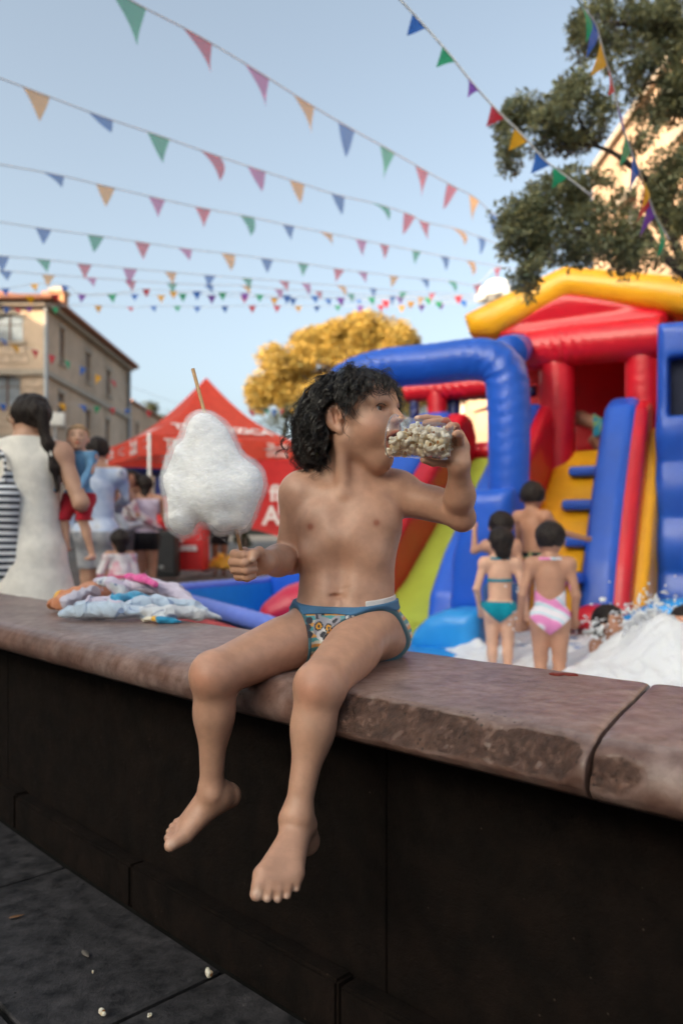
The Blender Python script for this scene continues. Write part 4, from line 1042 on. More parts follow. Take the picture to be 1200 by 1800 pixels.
# pool in front of the slide
pool = thing('inflatable_pool', 'blue inflatable foam pool with periwinkle rim behind the stone wall', 'pool', (0.4, 5.2, -.05))
cpl = [A(-.30, 8.2, .46), A(-.85, 7.15, .46), A(-1.32, 6.25, .46), A(-1.18, 5.6, .46), A(-.75, 4.7, .46), A(-.2, 3.75, .42), A(.5, 2.95, .22), A(1.4, 2.35, .20), A(2.6, 2.1, .2), A(3.6, 2.8, .3), A(4.0, 4.2, .35), A(4.0, 5.6, .35)]
vtube('pool_rim', v_peri, cpl, .052, 160, 20, parent=pool)
def pool_wall(name, mat, off, z0, z1f):
    p = spline(cpl, 160); T = np.gradient(p, axis=0)[:, :2]; T /= np.linalg.norm(T, axis=1)[:, None]; N_ = np.stack([-T[:, 1], T[:, 0]], 1)
    V = []; 
    for i in range(160):
        q = p[i, :2] + N_[i] * off; zt = p[i, 2] * z1f; b = .035 * np.sign(off) * N_[i]
        for t, sw in ((0, 0), (.25, .8), (.5, 1), (.75, .8), (1, 0)): V.append((*(q + b * sw), z0 + (zt - z0) * t))
    Fc = [(i * 5 + k, i * 5 + k + 1, i * 5 + 6 + k, i * 5 + 5 + k) for i in range(159) for k in range(4)]
    return mobj(name, V, Fc, mat, pool)
pool_wall('inner_wall', v_sky, .055, -.03, 1.0)
pool_wall('outer_wall', vinyl('coral_vinyl', (.60, .10, .12)), -.055, -.04, .9)
pf_ = spline(cpl, 60)[:, :2]
mobj('pool_floor', [(x, y, .065) for x, y in pf_], [tuple(range(60))], v_sky, pool, smooth=False)
o_, pU, pW = P(495, 1090, 5.4), unit(A(1, -.5, 0)), A(0, 0, 1)
pl = [((P(x, y, 5.4) - o_) @ A(1, 0, 0) * 1.0, P(x, y, 5.4)[2] - o_[2]) for x, y in [(450, 1092), (466, 1058), (500, 1032), (545, 1018), (600, 1030), (600, 1100)]]
V, Fq = sdf_mesh([puff(o_, A(1, 0, 0), pW, A(0, 1, 0), pl, .30, .14)], .025); mobj('cushion', V, Fq, vinyl('pool_red_vinyl', (.55, .012, .05)), pool)

# foam: a churned heap with splashes thrown up
m_foam, tf, bf = new_mat('foam'); bf.inputs['Base Color'].default_value = (.82, .84, .88, 1); bf.inputs['Roughness'].default_value = .55
bf.inputs['Subsurface Weight'].default_value = .35; bf.inputs['Subsurface Radius'].default_value = (.03, .03, .035); bf.inputs['Subsurface Scale'].default_value = 1
tc = nd(tf, 'ShaderNodeTexCoord'); nz = nd(tf, 'ShaderNodeTexNoise', Scale=9.0, Detail=9.0, Roughness=.7); tf.links.new(tc.outputs['Object'], nz.inputs['Vector'])
bp = nd(tf, 'ShaderNodeBump', Strength=1.0, Distance=.03); tf.links.new(nz.outputs['Fac'], bp.inputs['Height']); tf.links.new(bp.outputs[0], bf.inputs['Normal'])
nx, ny = 150, 150; X, Y = np.meshgrid(np.linspace(.55, 3.9, nx), np.linspace(2.5, 6.7, ny), indexing='ij')
p2 = np.stack([X.ravel(), Y.ravel(), 0 * X.ravel()], 1)
def bump_(cx, cy, rx, ry, h): return h * np.exp(-((p2[:, 0] - cx) / rx) ** 2 - ((p2[:, 1] - cy) / ry) ** 2)
Z = .035 + bump_(1.72, 4.35, .30, .5, .30) + bump_(1.5, 3.7, .45, .5, .06) + bump_(2.3, 4.5, .75, .8, .10) + bump_(1.25, 4.6, .2, .4, .03) + bump_(1.62, 4.0, .10, .2, .05)
Z += vnoise(p2, 2.2, 61) * .045 + vnoise(p2 + vnoise(p2, 3, 66)[:, None] * .15, 6, 62) * .030 + np.abs(vnoise(p2, 13, 63)) * .034 + np.abs(vnoise(p2, 29, 64)) * .016
Z = .045 + Z * np.clip((p2[:, 0] - .6 - .15 * vnoise(p2, 3, 65)) / .35, 0, 1)
inside = poly_sdf(pf_, p2[:, :2]) < -.06
i, j = np.meshgrid(np.arange(nx - 1), np.arange(ny - 1), indexing='ij'); a = (i * ny + j).ravel()
q = np.stack([a, a + ny, a + ny + 1, a + 1], 1); q = q[inside[q].all(1)]
V = np.stack([p2[:, 0], p2[:, 1], Z], 1)
foam = tag(mobj('foam', V, q, m_foam, None, loc=(1.7, 4.2, .1)), 'white churning foam filling the pool around the children', 'foam', kind='stuff')
r = np.random.default_rng(9); vs_, fs_ = [], []
ic = bmesh.new(); bmesh.ops.create_icosphere(ic, subdivisions=1, radius=1); iv = np.array([v.co for v in ic.verts]); ifc = [[v.index for v in f.verts] for f in ic.faces]; ic.free()
def drop(c, s):
    s = s * .72
    b = sum(len(x) for x in vs_); st = A(*r.uniform(.45, 1.7, 3)); vs_.append(iv * (1 + .35 * r.standard_normal((len(iv), 1))) * s * st @ rand_rot(r) + c); fs_.extend([tuple(k + b for k in f) for f in ifc])
for _ in range(230):
    px, py = r.normal(1132, 40), r.normal(1088, 24)
    if py > 1125: continue
    drop(P(px, py, r.uniform(4.2, 4.6)), r.uniform(.004, .015))
for k in range(46):                                          # ropes of spray
    t = k / 45; c = P(1098 + 52 * t + r.normal() * 4, 1108 - 30 * math.sin(t * 2.0) + r.normal() * 4, 4.4); drop(c, r.uniform(.008, .020))
for k in range(60): drop(P(r.normal(1045, 14), r.normal(1104, 13), 4.45), r.uniform(.005, .016))
for k in range(16): drop(P(r.normal(905, 14), r.normal(1085, 22), 4.9), r.uniform(.005, .010))
for (px, py, s_) in ((1168, 1042, .022), (1185, 1047, .010), (1131, 1035, .011), (1122, 1050, .010), (1039, 1062, .010), (1153, 1061, .014), (1098, 1062, .012), (1175, 1065, .012)): drop(P(px, py, 4.4), s_)
tag(mobj('foam_splash', np.vstack(vs_), fs_, m_foam, None, loc=P(1120, 1085, 4.4)), 'white foam flecks splashing up in front of the blue wall', 'foam splash', kind='stuff')
# ------------------------------------------------------------------ the other people
m_skin2 = M('skin', (.57, .355, .255), .5, var=.06, vs=14, spec=.35, attr=True)
_cloth = {}
def cloth(name, col, pattern=None, rough=.85):
    if name in _cloth: return _cloth[name]
    m = M(name, col, rough, var=.08, vs=16, bump=.002, bs=60, spec=.2, sheen=.15)
    if pattern:
        t = m.node_tree; b = t.nodes['Principled BSDF']; tc = nd(t, 'ShaderNodeTexCoord'); kind, sc, stops = pattern
        if kind == 'stripe':
            wv = nd(t, 'ShaderNodeTexWave', wave_type='BANDS', bands_direction='Z', Scale=sc, Distortion=.6, Detail=1.0); t.links.new(tc.outputs['Object'], wv.inputs['Vector']); src = wv.outputs['Fac']
        elif kind == 'diag':
            wv = nd(t, 'ShaderNodeTexWave', wave_type='BANDS', bands_direction='DIAGONAL', Scale=sc, Distortion=3.0, Detail=1.0); t.links.new(tc.outputs['Object'], wv.inputs['Vector']); src = wv.outputs['Fac']
        else:
            wv = nd(t, 'ShaderNodeTexNoise', Scale=sc, Detail=2.0); t.links.new(tc.outputs['Object'], wv.inputs['Vector']); src = wv.outputs['Fac']
        t.links.new(ramp(t, src, stops), b.inputs['Base Color'])
    _cloth[name] = m; return m
def figure(label, cat, px, Y, h, yaw, z0=None, kid=False, h_=None, skin=(1, 1, 1), hair='short', hair_col=(.02, .014, .012), clothes=(), arm_r=None, arm_l=None, legs=None,
           torso=None, head_yaw=0, head_pitch=0, vox=.006, slim=1.0, face=True, extra=None, group=None, X=None, fingers=True):
    """a standing (or posed) person as one continuous surface; local frame x = own right, y = forward, z = up, unit = height"""
    X = (px - HX) / F * Y if X is None else X; z0 = gz(Y) if z0 is None else z0
    base = A(X, Y, z0); f = A(math.sin(yaw), math.cos(yaw), 0); rt = A(math.cos(yaw), -math.sin(yaw), 0)
    LM = np.stack([rt, f, A(0, 0, 1)], 1)
    W_ = lambda p: base + LM @ (np.asarray(p, float) * h)
    if kid: hd, hr_, nk, sh, sw, hp, hw, kn = .895, .083, .80, .765, .098, .465, .052, .255
    else: hd, hr_, nk, sh, sw, hp, hw, kn = .930, .062, .855, .815, .103, .515, .050, .275
    T = dict(pelvis=A(0, 0, hp + .02), waist=A(0, .005, hp + .12), chest=A(0, .0, sh - .07), neck=A(0, -.008, nk), head=A(0, .012, hd))
    if torso: T.update({k: A(*v) for k, v in torso.items()})
    B = []; ax = LM[:, 1]
    up = unit(T['chest'] - T['pelvis']); off = lambda s: A(s, 0, 0)
    pr = .078 * slim if kid else .083 * slim
    def C_(a, b, ra, rb, k=.02, **kw): B.append(cone(W_(a), W_(b), ra * h, rb * h, k * h, **kw))
    tl = abs(up[2]) > .6
    kw = dict(ax=ax, ratio=1.4) if tl else {}
    C_(T['pelvis'], T['waist'], pr * 1.0, pr * .86, .02, **kw); C_(T['waist'], T['chest'], pr * .86, pr * 1.0, .02, **kw)
    S = {}; 
    for s in (1, -1):
        S[s] = T['chest'] + up * (sh - T['chest'][2] if tl else .06) * (1 if tl else 1) + off(s * sw)
        B.append(ell(W_(S[s]), .037 * h, k=.03 * h)); C_(S[s] * .9 + T['chest'] * .1, T['neck'], .030, .028, .04)
    C_(T['chest'] + up * .04, T['neck'], .045, .033, .03); C_(T['neck'], T['head'] - A(0, .01, .02), .030 if kid else .031, .032, .015)
    for s in (1, -1): B.append(ell(W_(T['pelvis'] + A(s * hw * .85, -.025, -.03)), (.055 * h, .058 * h, .06 * h), LM, k=.03 * h))
    arms = {1: arm_r or ((.135, -.01, sh - .17), (.145, .03, sh - .32)), -1: arm_l or ((-.135, -.01, sh - .17), (-.145, .03, sh - .32))}
    for s in (1, -1):
        e, w_ = A(*arms[s][0]), A(*arms[s][1]); C_(S[s], e, .029, .023, .02); C_(e, w_, .0235, .016, .012)
        hd_ = unit(w_ - e); sd = unit(np.cross(hd_, A(0, .9, .4))); tip = w_ + hd_ * .045
        B.append(ell(W_(w_ + hd_ * .024), A(.020, .010, .024) * h, LM @ frame(hd_, sd), k=.008 * h))
        if fingers:
            for q in range(4): C_(w_ + hd_ * .035 + sd * (q - 1.5) * .0095, w_ + hd_ * (.072 - .006 * abs(q - 1.3)) + sd * (q - 1.5) * .0115 + A(0, .004, 0), .0062, .0052, .003)
            C_(w_ + hd_ * .014 + sd * .018, w_ + hd_ * .042 + sd * .030 + A(0, .008, 0), .0066, .0055, .004)
    lg = legs or {}
    for s in (1, -1):
        hj = T['pelvis'] + A(s * hw, 0, -.02); k_, a_ = lg.get(s, ((s * hw * .95, .012, kn), (s * hw * .9, -.008, .042)))
        k_, a_ = A(*k_), A(*a_); C_(hj, k_, .056 * slim, .036, .03); C_(k_, a_, .036, .020, .015)
        B.append(ell(W_(k_ * .68 + a_ * .32 - A(0, .010, 0)), A(.030, .030, .05) * h, LM, k=.02 * h))
        ft = a_ + A(s * .012, .085, -.028); B.append(cone(W_(a_ + A(0, -.018, -.022)), W_(ft), .020 * h, .015 * h, .015 * h)); B.append(ell(W_(ft + A(0, .012, -.002)), A(.026, .024, .012) * h, LM, k=.012 * h))
    ch, sh_ = math.cos(head_yaw), math.sin(head_yaw); Hy = LM @ A(ch, sh_, 0, -sh_, ch, 0, 0, 0, 1).reshape(3, 3) @ rot3('X', head_pitch)
    hc = W_(T['head']); hs = hr_ * h; HW = lambda x, y, z: hc + Hy @ (A(x, y, z) * hs)
    B += [ell(HW(0, -.10, .18), A(.86, 1.05, .95) * hs, Hy, k=.02 * h), ell(HW(0, .22, -.30), A(.70, .72, .78) * hs, Hy, k=.02 * h), ell(HW(0, .52, -.88), A(.26, .24, .2) * hs, Hy, k=.03 * h)]
    if face:
        B += [cone(HW(0, .93, .05), HW(0, 1.10, -.30), .085 * hs, .12 * hs, .012 * h)]
        for s in (1, -1): B += [ell(HW(s * .36, .93, .08), A(.17, .10, .10) * hs, Hy, k=.01 * h, op='-'), ell(HW(s * .88, -.05, -.12), A(.10, .22, .30) * hs, Hy, k=.006 * h)]
        B.append(ell(HW(0, 1.0, -.62), A(.24, .10, .06) * hs, Hy, k=.008 * h))
    th = thing('person', label, cat, base, group)
    V, Fq = sdf_mesh(B, vox); C = np.ones((len(V), 3)) * A(*skin)
    if face:
        q = (V - hc) @ Hy / hs
        for s in (1, -1):
            C[(((q - A(s * .36, .86, .08)) / A(.17, .4, .075)) ** 2).sum(1) < 1] = A(.08, .07, .07)
            C[((np.abs(q[:, 0] - s * .36) < .22) & (np.abs(q[:, 2] - .30 + .3 * (np.abs(q[:, 0]) - .36) ** 2) < .05) & (q[:, 1] > .4))] *= .35
        C[(((q - A(0, 1.0, -.62)) / A(.27, .4, .11)) ** 2).sum(1) < 1] *= A(.8, .45, .42)
    body = mobj('body', V, Fq, m_skin2, th, True, C)
    toL = lambda p: (p - base) @ LM / h
    for (nm, mat, o_, reg, *ex) in clothes:
        pr_ = B + [e for e in (ex[0](W_, LM, h, T) if ex else [])]
        lo = base + A(-.5, -.5, -.05) * h; hi = base + A(.5, .5, 1.08) * h
        V, Fq = sdf_mesh(pr_, vox, lambda p, d: np.maximum(d - o_, reg(toL(p)) * h), box=(lo, hi))
        if len(V): mobj(nm, V, Fq, mat, th)
    hcol = (round(hair_col[0], 3), hair_col); mh = _cloth.get(hcol) or M('person_hair', hair_col, .55, var=.4, vs=60, bump=.004, bs=130, spec=.22); _cloth[hcol] = mh
    hp_ = [ell(HW(0, -.14, .25), A(.97, 1.12, 1.0) * hs, Hy, k=.012 * h)]
    long_ = None
    if hair == 'bun': hp_ += [ell(HW(0, -.75, 1.0), .42 * hs, k=.02 * h)]
    if hair == 'long': hp_ += [cone(HW(0, -.6, -.1), HW(0, -.75, -1.3), .75 * hs, .5 * hs, .02 * h, ax=Hy[:, 1], ratio=1.8)]
    if hair == 'bob': hp_ += [cone(HW(0, -.42, .1), HW(0, -.52, -.75), .82 * hs, .62 * hs, .02 * h)]
    if hair == 'tail': hp_ += [ell(HW(0, -1.15, .25), .30 * hs, k=.02 * h), cone(HW(0, -1.25, .2), HW(.25, -1.45, -1.4), .30 * hs, .24 * hs, .02 * h), cone(HW(.25, -1.45, -1.4), HW(.45, -1.75, -2.6), .26 * hs, .20 * hs, .02 * h), cone(HW(.45, -1.75, -2.6), HW(.55, -1.85, -3.7), .20 * hs, .04 * hs, .02 * h)]
    def hpost(p, d):
        q = (p - hc) @ Hy / hs; face_ = np.minimum(q[:, 1] - .25, .62 - q[:, 2]) if hair != 'short' else np.minimum(q[:, 1] - .15, .58 - q[:, 2])
        d = d + (vnoise(p, 26 / h * .8, 91) * .006 + vnoise(p * A(1, 1, .35), 95 / h, 92) * .005) * h * .8
        d = np.maximum(d, face_ * hs)
        if hair == 'short': d = np.maximum(d, (-.45 - q[:, 2] + np.maximum(q[:, 1], 0) * .9) * hs)
        return d
    V, Fq = sdf_mesh(hp_, vox * .8, hpost); mobj('hair', V, Fq, mh, th)
    return th, W_, LM, HW, hs, Hy
# regions, all in units of height
def band(z0, z1): return lambda q: np.maximum(z0 - q[:, 2], q[:, 2] - z1)
def trunk(z0, z1, w=.2): return lambda q: np.maximum(np.maximum(z0 - q[:, 2], q[:, 2] - z1), np.abs(q[:, 0]) - w)
def briefs(z0, z1): return lambda q: np.maximum(np.maximum(q[:, 2] - z1, z0 - q[:, 2] + np.abs(q[:, 0]) * .85), np.abs(q[:, 0]) - .12)

# woman in white with the baby
def dress_x(W_, LM, h, T):
    return [cone(W_((0, -.005, .60)), W_((0, -.01, .30)), .085 * h, .165 * h, .02 * h, ax=LM[:, 1], ratio=1.25), cone(W_((.0, 0, .60)), W_((0, 0, .78)), .080 * h, .088 * h, .03 * h, ax=LM[:, 1], ratio=1.35)]
w_white = cloth('white_dress', (.74, .71, .66))
wreg = lambda q: np.maximum(np.maximum(.33 - q[:, 2], q[:, 2] - .868), np.abs(q[:, 0] + .002) - np.where(q[:, 2] > .57, .110 - .22 * np.maximum(q[:, 2] - .76, 0), .110 + (.57 - q[:, 2]) * .75))
wom, W_, LM, HW, hs, Hy = figure('woman with a dark ponytail and sleeveless white dress seen from behind', 'person', 50, 4.1, 1.67, R(4), hair='tail', skin=(.86, .80, .78), clothes=[('dress', w_white, .010, wreg, dress_x)],
    arm_r=((.175, -.02, .665), (.13, .10, .64)), arm_l=((-.155, -.04, .66), (-.15, .06, .58)), head_yaw=R(-48), vox=.005, face=True)
g = Geo(); wr = [W_((.0 + .088 * math.cos(a) * 1.02, .068 * math.sin(a) * 1.06, .615)) for a in np.linspace(0, 2 * np.pi, 40)]
g.tube(wr, .004, 6, False); g.obj('waist_seam', cloth('white_dress', (1, 1, 1)), wom, smooth=True)
g = Geo()
for s in (1, -1):
    c = HW(s * .40, 1.08, .06); a = np.linspace(0, 2 * np.pi, 20); g.tube([c + Hy @ A(.30 * math.cos(t), .02, .26 * math.sin(t)) * hs for t in a], .0025, 6, False)
    g.tube([HW(s * .70, 1.05, .12), HW(s * .95, .4, .10), HW(s * .95, -.1, .06)], .0022, 6)
g.tube([HW(-.1, 1.1, .1), HW(.1, 1.1, .1)], .002, 6); g.obj('glasses', M('glasses_rim', (.30, .16, .06), .3), wom, smooth=True)
# hand bag hanging from her arm
mb = cloth('striped_bag', (.7, .7, .7), ('stripe', 9.5, [(.45, (.03, .035, .05)), (.55, (.66, .68, .72))]))
bc = P(10, 940, 4.0); bp_ = [rbox(bc, (.075, .10, .24), rotz(.2), .05), cone(bc + A(0, 0, .2), bc + A(.02, 0, .30), .05, .03, .05)]
V, Fq = sdf_mesh(bp_, .007, lambda p, d: d + vnoise(p * A(1, 1, .3), 22, 71) * .012)
bag = thing('shoulder_bag', 'black and white striped bag hanging at the arm of the woman in white', 'bag', bc - A(0, 0, .24)); mobj('bag_body', V, Fq, mb, bag)
v, f = tube_vf(spline([bc + A(-.02, .05, .26), bc + A(-.03, .02, .36), bc + A(-.02, -.02, .42), bc + A(.02, -.05, .36), bc + A(.02, -.05, .26)], 24), .008, 8); mobj('strap', v, f, mb, bag)
# baby on her hip, looking over her shoulder
baby, *_ = figure('blond toddler in blue shirt and red shorts carried by the woman in white', 'person', 139, 4.20, .73, R(188), z0=.755, kid=True, hair='short', hair_col=(.34, .21, .11), skin=(1.12, 1.06, 1.02), vox=.0045,
    head_yaw=R(-22), head_pitch=R(6), arm_r=((.13, .06, .62), (.10, .15, .55)), arm_l=((-.12, .06, .66), (-.10, .16, .56)), legs={1: ((.06, .12, .32), (.04, .10, .12)), -1: ((-.075, .09, .30), (-.12, .04, .06))},
    clothes=[('shirt', cloth('baby_shirt', (.14, .30, .50)), .007, lambda q: np.maximum(np.maximum(.47 - q[:, 2], q[:, 2] - .80), np.abs(q[:, 0]) - .135)), ('shorts', cloth('red_shorts', (.42, .018, .035)), .010, band(.30, .50))])
# man carrying a child, pale patterned shirt
shirtm = cloth('pale_shirt', (.5, .55, .65), ('noise', 7, [(.34, (.36, .45, .64)), (.5, (.50, .57, .72)), (.62, (.58, .60, .66)), (.70, (.24, .28, .40))]))
figure('man in a pale patterned shirt and grey shorts seen from behind', 'person', 171, 7.2, 1.76, R(-6), skin=(.82, .74, .70), hair='short', vox=.008, clothes=[('shirt', shirtm, .013, lambda q: np.maximum(np.maximum(.49 - q[:, 2], q[:, 2] - .845), np.abs(q[:, 0]) - .155)), ('shorts', cloth('grey_shorts', (.36, .37, .42), ('noise', 9, [(.4, (.24, .25, .28)), (.6, (.38, .38, .41))])), .015, band(.33, .52))],
    arm_r=((.15, .06, .70), (.08, .16, .66)), face=False)
figure('small child with brown hair leaning over the shoulder of the man', 'person', 172, 7.46, .85, R(176), z0=.78, kid=True, hair='short', hair_col=(.07, .03, .016), skin=(.95, .82, .75), vox=.008, arm_l=((-.17, .12, .72), (-.25, .24, .60)), arm_r=((.12, .12, .70), (.16, .26, .66)), legs={1: ((.06, .10, .30), (.09, .02, .10)), -1: ((-.06, .10, .30), (-.09, .02, .10))},
    clothes=[('shirt', cloth('tan_shirt', (.35, .25, .2)), .008, trunk(.45, .79, .13)), ('shorts', cloth('navy_shorts', (.03, .04, .09)), .010, band(.30, .47))])
# loose group by the tent
black = cloth('black_shorts', (.012, .012, .015)); tank = cloth('lilac_tank', (.60, .52, .64)); pinkt = cloth('pink_print_top', (.55, .40, .42), ('noise', 14, [(.42, (.62, .58, .60)), (.55, (.45, .20, .26))]))
figure('woman in a pink patterned top and grey shorts by the tent, hair tied up', 'person', 219, 9.6, 1.62, R(70), skin=(.74, .62, .58), hair='bun', vox=.010, fingers=False, clothes=[('top', pinkt, .016, trunk(.56, .83, .15)), ('shorts', cloth('slate_shorts', (.10, .10, .12)), .018, band(.40, .57))], arm_r=((.13, .08, .66), (.10, .22, .58)))
figure('woman with a dark bun, tan back bare, in black shorts', 'person', 238, 9.9, 1.60, R(20), skin=(.62, .50, .45), hair='bun', vox=.010, fingers=False, clothes=[('top', cloth('bronze_top', (.20, .11, .08)), .010, band(.68, .75)), ('shorts', black, .018, band(.40, .56))], face=False)
figure('woman in a lilac tank top and black shorts next to the tent pole', 'person', 256, 9.7, 1.55, R(-10), skin=(.80, .68, .62), hair='long', vox=.010, fingers=False, clothes=[('top', tank, .014, trunk(.55, .82, .11)), ('shorts', black, .018, band(.42, .56))], face=False, arm_r=((.15, .05, .66), (.17, .20, .62)))
figure('dark haired girl in a pale blue top half hidden by the man', 'person', 192, 9.0, 1.42, R(60), skin=(.66, .54, .5), hair='bob', vox=.010, fingers=False, clothes=[('top', cloth('pale_top', (.42, .46, .55)), .014, trunk(.56, .82, .15)), ('skirt', cloth('print_skirt', (.45, .30, .34), ('noise', 14, [(.42, (.55, .50, .48)), (.55, (.35, .12, .2))])), .03, band(.34, .57))], arm_r=((.12, .10, .66), (.04, .22, .68)))
wd = lambda W_, LM, h, T: [cone(W_((0, 0, .62)), W_((0, 0, .30)), .085 * h, .15 * h, .02 * h)]
figure('little girl in a white dress with a pink belt, seen from behind', 'person', 211, 6.6, .95, R(-30), kid=True, hair='bob', skin=(.85, .72, .66), vox=.007, clothes=[('dress', cloth('white_print', (.72, .66, .68), ('noise', 16, [(.52, (.74, .70, .72)), (.62, (.66, .34, .42))])), .010, trunk(.28, .78, .26), wd), ('belt', cloth('pink_belt', (.62, .10, .22)), .018, band(.565, .60), wd)], face=False, arm_l=((-.16, .02, .62), (-.12, .16, .66)))
figure('person in dark shorts standing behind the red table under the tent', 'person', 386, 14.6, 1.70, R(170), skin=(.40, .32, .28), hair='short', vox=.014, fingers=False, clothes=[('shirt', cloth('dark_shirt', (.05, .05, .07)), .018, trunk(.5, .83, .15)), ('shorts', black, .02, band(.33, .52))])
# children in and around the slide
teal = cloth('teal_bikini', (.0, .22, .30)); ptail = cloth('pastel_swimsuit', (.7, .6, .7), ('diag', 3.0, [(.25, (.70, .66, .72)), (.45, (.24, .58, .66)), (.6, (.72, .68, .74)), (.8, (.70, .24, .48))]))
figure('girl in a teal bikini standing with her back turned in the foam pool', 'person', 878, 5.0, .985, R(10), z0=-.03, kid=True, hair='bob', skin=(1.18, 1.10, 1.06), vox=.005, slim=1.0, face=True, head_yaw=R(-25),
    arm_l=((-.145, -.03, .60), (-.125, .03, .47)), arm_r=((.145, -.02, .60), (.165, .03, .46)), clothes=[('bikini_bottom', teal, .005, briefs(.385, .52)), ('bikini_top', teal, .005, lambda q: np.maximum(np.abs(q[:, 2] - .655 + .02 * (q[:, 1] > 0)) - .010 - .03 * (q[:, 1] > .01), np.abs(q[:, 0]) - .095)), ('neck_strap', teal, .004, lambda q: np.maximum(np.abs(q[:, 2] - .795) - .008, np.abs(q[:, 0]) - .06))])
sreg = lambda q: np.maximum(np.maximum(np.abs(q[:, 0]) - .105, .385 - q[:, 2] + np.abs(q[:, 0]) * .9), np.where(q[:, 1] > .01, q[:, 2] - .75, q[:, 2] - .575 - 3.0 * np.abs(q[:, 0]) ** 1.6))
figure('girl in a pastel pink and aqua swimsuit standing in the foam, dark hair tied', 'person', 966, 4.42, 1.03, R(14), z0=-.05, kid=True, hair='short', skin=(.80, .66, .60), vox=.005, slim=1.05, face=True,
    arm_l=((-.145, -.03, .60), (-.16, .03, .45)), arm_r=((.135, .0, .60), (.13, .06, .47)), clothes=[('swimsuit', ptail, .005, sreg), ('neck_strap', ptail, .004, lambda q: np.maximum(np.abs(q[:, 2] - .795) - .008, np.abs(q[:, 0]) - .06))])
trk = cloth('black_print_trunks', (.02, .02, .02), ('noise', 18, [(.5, (.012, .012, .014)), (.6, (.12, .30, .16)), (.68, (.60, .16, .03))]))
figure('boy in black patterned trunks reaching for the yellow climbing ramp', 'person', 934, 5.9, 1.12, R(38), z0=.18, kid=True, hair='short', skin=(.76, .60, .52), vox=.006, clothes=[('trunks', trk, .014, band(.37, .53))], arm_r=((.16, .12, .66), (.24, .27, .62)), arm_l=((-.12, .06, .61), (-.05, .18, .56)), head_yaw=R(-20))
figure('boy behind the teal bikini girl with one hand raised to the blue arch foot', 'person', 880, 5.75, 1.10, R(0), z0=-.02, kid=True, hair='short', skin=(.86, .72, .66), vox=.006, clothes=[('trunks', cloth('blue_trunks', (.03, .08, .22)), .012, band(.37, .52))], arm_l=((-.165, .06, .73), (-.155, .11, .86)))
figure('child in blue swimwear crouching inside the red slide house', 'person', 1050, 8.55, 1.02, R(-72), z0=1.70, kid=True, hair='short', skin=(.66, .54, .48), vox=.010, fingers=False,
    torso=dict(pelvis=(0, -.04, .34), waist=(0, .06, .40), chest=(0, .18, .45), neck=(0, .25, .49), head=(0, .33, .53)), legs={1: ((.06, .06, .22), (.05, -.03, .04)), -1: ((-.06, .04, .22), (-.05, -.05, .04))}, arm_r=((.12, .26, .34), (.10, .34, .22)), arm_l=((-.12, .26, .34), (-.10, .34, .22)),
    clothes=[('trunks', cloth('aqua_trunks', (.05, .3, .4), ('noise', 14, [(.45, (.02, .25, .42)), (.6, (.25, .42, .10))])), .016, lambda q: np.maximum(np.maximum(q[:, 1] - .05, -.2 - q[:, 1]), .24 - q[:, 2]))], face=False)
figure('child standing on the slide platform behind the blue arch, arm stretched down', 'person', 893, 8.95, .95, R(-100), z0=1.70, kid=True, hair='short', skin=(.62, .46, .40), vox=.010, fingers=False, arm_l=((-.13, .18, .68), (-.14, .38, .60)), arm_r=((.13, .18, .68), (.10, .36, .62)), clothes=[('trunks', cloth('blue_trunks', (.03, .08, .22)), .012, band(.34, .5))], face=False)
figure('wet haired child sunk to the chin in the white foam before the red cushion', 'person', 1068, 4.62, 1.0, R(150), z0=-.50, kid=True, hair='bob', skin=(.88, .72, .66), vox=.005, head_yaw=R(-18), legs={1: ((.06, .05, .52), (.06, -.04, .50)), -1: ((-.06, .05, .52), (-.06, -.04, .50))}, clothes=[('swimsuit', cloth('green_suit', (.05, .25, .2)), .006, trunk(.42, .70, .1))], fingers=False)
figure('smiling child in a teal swimsuit in the foam at the frame edge', 'person', 1203, 4.25, 1.0, R(200), z0=-.47, kid=True, hair='short', skin=(.95, .76, .70), vox=.005, head_yaw=R(12), legs={1: ((.06, .05, .50), (.06, -.04, .48)), -1: ((-.06, .05, .50), (-.06, -.04, .48))}, arm_r=((.14, .10, .72), (.16, .20, .80)), clothes=[('swimsuit', teal, .006, lambda q: np.maximum(trunk(.42, .80, .1)(q), np.where(q[:, 2] > .7, .045 - np.abs(q[:, 0]), -1)))])
# ------------------------------------------------------------------ buildings, trees, tent, bunting
def bstone(name, c1, c2): return stone_mat(name, c1, c2, .85, bump=.01, pits=False, sc=1.6, spec=.2)
m_bs = bstone('facade_stone', (.50, .375, .275), (.62, .475, .36)); m_trim = M('stone_trim', (.42, .35, .28), .8, bump=.006, bs=12); m_tile = M('roof_tile', (.36, .15, .09), .8, var=.3, vs=3, bump=.01, bs=20)
m_wframe = M('window_wood', (.12, .055, .03), .6, var=.2); m_pipe = M('zinc_pipe', (.34, .35, .36), .45, metal=.3); m_peach = bstone('peach_plaster', (.52, .36, .25), (.64, .46, .33)); m_white = M('white_plaster', (.72, .70, .66), .8, bump=.004)
m_glass = M('window_glass', (.30, .33, .36), .08, spec=.8, var=.2, vs=1.5); m_stone2 = M('facade_block', (.56, .42, .31), .88, var=.22, vs=2.5, bump=.012, bs=14)
